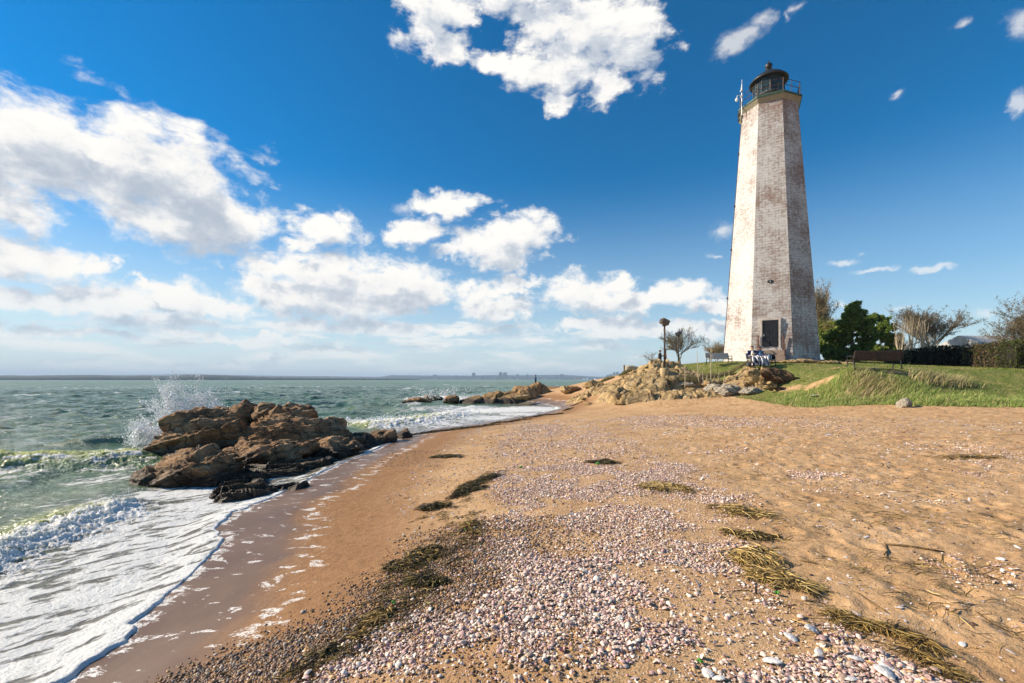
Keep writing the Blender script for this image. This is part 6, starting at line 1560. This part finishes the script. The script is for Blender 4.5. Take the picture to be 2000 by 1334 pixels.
def stand(step=.0, arms='down', look=None):
    def P(f, s, Z):
        hip = Z*.93; neck = hip+Z*.53; J = dict(hip=hip, neck=neck, head=neck+Z*.19+f*.02, shL=neck-Z*.07+s*.19, shR=neck-Z*.07-s*.19)
        J['elL'] = J['shL']-Z*.29+s*.06-f*.02; J['elR'] = J['shR']-Z*.29-s*.06-f*.02
        J['wrL'] = J['elL']-Z*.24+f*.06; J['wrR'] = J['elR']-Z*.24+f*.06
        if arms == 'up': J['wrL'] = J['elL']+Z*.10+f*.20-s*.10; J['wrR'] = J['elR']+Z*.10+f*.20+s*.10
        J['knL'] = hip-Z*.43+s*.10+f*step*.5; J['knR'] = hip-Z*.43-s*.10-f*step*.3
        J['anL'] = Z*.09+s*.11+f*step; J['anR'] = Z*.09-s*.11-f*step
        if look: J['look'] = Vector((look[0], look[1], 0)).normalized()
        return J
    return P
bx, by, bz = b2.location
navy = cloth('navy_jacket', (.012, .018, .06), (.025, .035, .10)); blue = cloth('light_blue_top', (.12, .19, .33), (.20, .29, .44)); white = cloth('white_shirt', (.62, .60, .56), (.75, .73, .70)); dark = cloth('dark_trousers', (.05, .05, .06), (.12, .12, .14)); black = cloth('black_shoe', (.01, .01, .01), (.03, .03, .03)); cream = cloth('pale_trousers', (.50, .45, .44), (.70, .66, .66)); jean = cloth('blue_jeans', (.03, .05, .12), (.07, .10, .2))
def shirt(root, J, f, s, Z):
    a = J['neck']-Z*.07+f*.062; b_ = J['hip']+f*.058+Z*.08; body_mesh('shirt', [(a, (a+b_)/2, .085, .115), ((a+b_)/2, b_, .115, .13)], white, root, .012, 3)
    c = (a+b_)/2+f*.112; body_mesh('shirt_print', [(c-s*.06, c+s*.06, .042, .042)], simple_mat('ochre_print', (.55, .33, .08), (.62, .40, .12), 9, .8), root, .01, 2)
person(0, 0, 1, 'man in a navy jacket and white shirt with ochre print on the bench', sit(arm=1, kx=-.05), (-.2, -1), navy, dark, black, extra=shirt)
p = COL.objects[-1]
def last_person(): return [o for o in COL.objects if o.name.startswith('person')][-1]
last_person().location = (bx-.60, by-.02, bz)
person(0, 0, 1, 'woman with long dark hair and a light blue top, sitting right of the man', sit(lookx=(-.9, -.5, 0), lean=.05), (-.25, -1), blue, cream, black, long=True, scale=.97)
last_person().location = (bx-.16, by-.04, bz)
# patterned blanket over their knees, bags
m_bl, nt, b = mat('black_white_blanket', .9, .1)
g = nt.new('ShaderNodeTexCoord').outputs['Object']; wv = nt.new('ShaderNodeTexWave'); nt.put(wv.inputs[0], g); wv.inputs['Scale'].default_value = 2.3; wv.inputs['Distortion'].default_value = 5; wv.inputs['Detail'].default_value = 2
nt.put(b.inputs['Base Color'], nt.ramp(wv.outputs['Fac'], [(.0, (.04, .035, .05)), (.42, (.06, .05, .07)), (.5, (.70, .66, .66)), (1, (.78, .75, .74))]))
def blanket():
    nx, ny = 46, 40; V = []
    for j in range(ny):
        t = j/(ny-1)
        for i in range(nx):
            s = i/(nx-1)-.5; X = s*(.95+.25*t)
            fold = .035*math.sin(s*22+t*3)*(.3+t)+.02*math.sin(s*47+1)
            if t < .42: q = t/.42; y = -.02-.46*q; z = .60+.05*math.sin(q*3.1)+fold*.6+.045*math.cos(s*12)
            else: q = (t-.42)/.58; y = -.50-.12*q-.05*math.sin(q*3)+fold; z = .60-.56*q+.045*math.cos(s*12)*(1-q)
            V.append((X, y+fold, max(z, .02)))
    o = mesh_np('blanket', V, grid_faces(ny, nx), m_bl); o.modifiers.new('t', 'SOLIDIFY').thickness = .02; o.location = (bx-.40, by-.01, bz)
    tag(o, 'black and white patterned blanket over the knees of the seated couple', 'blanket')
blanket()
def soft(name, loc, size, m, label, cat, seed, squash=.6, handle=None):
    V, Fc = ico(5); P = np.sign(V)*np.abs(V)**squash*np.array(size); q = V*2.2+seed
    n = fbm3(q, 4, seed)[:, None]; P = P*(1+.14*n); P[:, 2] = np.maximum(P[:, 2], -size[2]*.82)
    root = empty(name, loc); tag(root, label, cat); mesh_np('bag_body', P, Fc, m, root)
    if handle:
        for k in handle: MB().tube([(k*size[0]*.6, -size[1]*.6, size[2]*.3), (k*size[0]*.62, -size[1]*.5, size[2]*1.15), (k*size[0]*.55, size[1]*.2, size[2]*1.3), (k*size[0]*.5, size[1]*.6, size[2]*.6)], .014, 6).build('strap', simple_mat('strap', (.03, .03, .035), (.06, .06, .07), 8), root, True)
    return root
soft('white_bag', (bx+.30, by+.02, bz+.555), (.25, .17, .125), cloth('white_canvas', (.66, .64, .60), (.80, .78, .75)), 'crumpled white bag on the bench beside the woman', 'bag', 3, .75, (-1,))
soft('striped_bag', (bx+.57, by+.04, bz+.60), (.10, .14, .16), m_bl, 'upright grey and white striped bag between the white bag and the backpack', 'bag', 5, .7, (1,))
soft('backpack', (bx+.75, by+.03, bz+.60), (.13, .15, .17), cloth('black_nylon', (.008, .008, .009), (.03, .03, .03)), 'black backpack at the right end of the occupied bench', 'backpack', 9, .6, (-1, 1))
soft('dark_bag', (bx-.98, by-.45, bz+.12), (.22, .15, .13), cloth('dark_bag_cloth', (.03, .035, .04), (.10, .11, .12)), 'dark bag lying on the ground left of the seated couple', 'bag', 11, .7, (1,))
# the couple behind the lamp post
person(1289, 731, 43, 'person in black standing left of the front lamp post, seen mostly from behind', stand(arms='up', look=(1, -.2)), (1, .1), cloth('black_coat', (.01, .01, .012), (.03, .03, .035)), cloth('dark_slacks', (.02, .02, .03), (.05, .05, .06)), black, z=gz(*D(1289, 731, 43)[:2]) , scale=1.0)
person(1299, 731, 43, 'person in an orange red top hidden partly by the front lamp post', stand(arms='up', look=(-1, -.2)), (-1, .1), cloth('orange_top', (.42, .12, .05), (.55, .20, .09)), jean, black, long=True, scale=.95, z=gz(*D(1299, 731, 43)[:2]))
# the walker on the far point
person(1046, 754, 61, 'person in a blue jacket and dark trousers standing on the far rocks', stand(step=.10), (1, .3), cloth('blue_jacket', (.03, .06, .13), (.07, .12, .22)), cloth('black_trousers', (.012, .014, .02), (.03, .03, .04)), black, scale=.92, z=1.22)

# ================================================================ THE FAR SHORE
def ridge(name, u0, u1, y, prof, seed, c1, c2, rough):
    n = 400; u = np.linspace(u0, u1, n); x = (u-1000)/F*y; top = np.interp(u, [p[0] for p in prof], [p[1] for p in prof])
    h = (HZ-top)/F*y*(1+.06*fbm2(u*.02, u*0, 3, seed)*1.)+(.35*rough*y/F)*fbm2(u*.35, u*0+3, 4, seed+1)*np.where(top < HZ-1, 1, 0); h = np.maximum(h, 1.)
    rows = [(0, -3.), (0, .35), (.02, .62), (.05, .85), (.10, 1.), (.25, .9), (.5, .0)]
    V = []
    for dy, k in rows:
        zz = h*k if k >= 0 else np.full(n, -3.); V.append(np.stack([x*(1+dy*.3), np.full(n, y*(1+dy*.3)), zz+(2.*rough*noise2(u*.6, u*0+dy*40, seed+2) if k > .3 else 0)], 1))
    m = simple_mat(name+'_woods', c1, c2, .01, .95, detail=8)
    o = mesh_np(name, np.concatenate(V), grid_faces(len(rows), n), m); tag(o, kind='structure')
ridge('near_shore', -500, 820, 1500, [(-500,730),(0,731.5),(60,732),(180,731),(240,733),(330,732.5),(380,730.5),(430,731.5),(520,735),(600,736.5),(700,738),(780,738.5),(820,740)], 601, (.015, .032, .030), (.035, .050, .042), 1.)
ridge('far_shore', -500, 1260, 4200, [(-500,731),(0,733),(150,731.5),(300,731),(370,729.5),(420,731),(520,733),(640,734),(740,735.5),(765,732),(830,732.5),(900,733),(950,732),(1050,732),(1080,731),(1130,733),(1180,736),(1185,732),(1195,729),(1212,728.5),(1240,732),(1260,736)], 602, (.018, .035, .045), (.035, .05, .06), 1.)
bm1 = simple_mat('dark_far_building', (.07, .08, .09), (.14, .15, .16), .05); bm2 = simple_mat('pinkish_far_building', (.42, .34, .30), (.50, .42, .38), .05); bm3 = simple_mat('grey_far_building', (.20, .22, .24), (.28, .30, .32), .05); winm = simple_mat('far_windows', (.03, .04, .05), (.07, .08, .1), .1, .2, .6)
BL = [(922,928.5,728.3,bm1,'tallest dark slab tower on the far shore, left of the twin towers'),(974.5,981,727.8,bm1,'left tower of the twin round topped towers on the far shore'),(982.3,990.5,728.3,bm1,'right tower of the twin round topped towers on the far shore'),(846,853,732,bm3,'low block furthest left of the far town'),(887,894,733.4,bm1,'dark block between the leftmost block and the slab tower'),(895,899,735,bm3,'small block just right of the dark block in the far town'),(905,911,734.2,bm3,'grey block left of the slab tower'),(914,920,735.4,bm1,'low dark block touching the slab tower on the left'),(930,938,734.8,bm3,'low grey block right of the slab tower'),(940,945.5,733.8,bm1,'small dark block half way between the slab and twin towers'),(948,957,734.6,bm3,'wide grey block left of the twin towers'),(960,968,736,bm3,'lowest block left of the twin towers'),(993,998,735,bm2,'small pinkish block right of the twin towers'),(998.5,1003,732.8,bm2,'pinkish tower right of the twin towers'),(1008,1014,731,bm2,'tallest pinkish block between the twin towers and the person'),(1015.5,1020,734.8,bm3,'low grey block right of the tallest pinkish block'),(1027.5,1032,731.2,bm1,'narrow dark tower left of the person on the rocks'),(1060,1068,735.6,bm3,'low wide block right of the person on the rocks'),(1082,1092,735.8,bm1,'low dark block beside the round topped building'),(1093,1101,731.6,bm1,'round topped dark building right of the person on the rocks'),(1197,1201,727,bm3,'left tower on the hill above the ledges'),(1202.5,1208,726.5,bm3,'right tower on the hill above the ledges')]
for i, (u0, u1, vt, m, lab) in enumerate(BL):
    y = 4050+30*(i % 4) if u0 < 1190 else 4100; w = (u1-u0)/F*y; h = (HZ-vt)/F*y+2.; root = empty('tower_block' if h > 35 else 'town_building', (((u0+u1)/2-1000)/F*y, y, 0)); tag(root, lab, 'building', 'buildings of the town across the water')
    b_ = MB().box((0, 0, h/2), (w, w*.8, h))
    if i in (1, 2, 19): b_.lathe([(w*.5, h), (w*.42, h+3), (w*.25, h+5), (.01, h+6)], n=16)
    else: b_.box((w*.1, 0, h+1.5), (w*.4, w*.35, 3.1))
    b_.build('wall', m, root); q = MB()
    for k in range(int(h/7)): q.box((0, -w*.4, 5+k*7), (w*.86, .5, 2.6))
    q.build('windows', winm, root)
# ship, tanks
hullm = simple_mat('rusty_red_hull', (.30, .07, .04), (.42, .12, .07), .05)
root = empty('cargo_ship', ((1125-1000)/F*3600, 3600, 0)); tag(root, 'red hulled cargo ship moored on the far shore at right', 'ship')
hl = MB(); Vh = []; secs = [(-17, .4), (-15, 2.4), (10, 2.6), (16, 1.2), (19, .1)]
for X, hw in secs: Vh += [(X, -hw, 8 if X > 12 else 7), (X, -hw*.7, -1), (X, hw*.7, -1), (X, hw, 8 if X > 12 else 7)]
hl.add(Vh, [(4*i+k, 4*i+4+k, 4*i+5+k, 4*i+1+k) for i in range(4) for k in range(3)]+[(4*i+3, 4*i+7, 4*i+4, 4*i) for i in range(4)]+[(0, 1, 2, 3), (19, 18, 17, 16)]); hl.build('hull', hullm, root)
MB().box((-11, 0, 10.5), (7, 4.2, 7)).box((-12, 0, 15.5), (2, 2, 4)).build('superstructure', simple_mat('ship_white', (.6, .6, .58), (.7, .7, .68), .2), root)
for i, (u, w, h, lab) in enumerate([(1141, 9, 7, 'left white storage tank on the far shore'), (1147, 8, 8, 'middle white storage tank on the far shore'), (1163, 14, 6, 'right wide white tank on the far shore')]):
    y = 3700; o = MB().lathe([(w, -1), (w, h), (w*.6, h+1.5), (.01, h+2)], n=20).build('storage_tank', simple_mat('tank_white', (.7, .7, .68), (.78, .78, .76), .1), smooth=False); o.location = ((u-1000)/F*y, y, 1); tag(o, lab, 'tank', 'white tanks on the far shore')

# ================================================================ THE AIR
hm = bpy.data.materials.new('haze_air'); hm.use_nodes = True; nt = NT(hm.node_tree); nt.n.remove(nt.n['Principled BSDF'])
pv = nt.new('ShaderNodeVolumePrincipled'); pv.inputs['Color'].default_value = (.62, .80, 1., 1); pv.inputs['Density'].default_value = HAZE = 1.7e-4; pv.inputs['Anisotropy'].default_value = .0
nt.l.new(pv.outputs[0], nt.n['Material Output'].inputs['Volume'])
USE_HAZE = True
if USE_HAZE:
    o = MB().box((0, 0, 73), (26000, 26000, 156)).build('haze', hm); tag(o, kind='stuff')
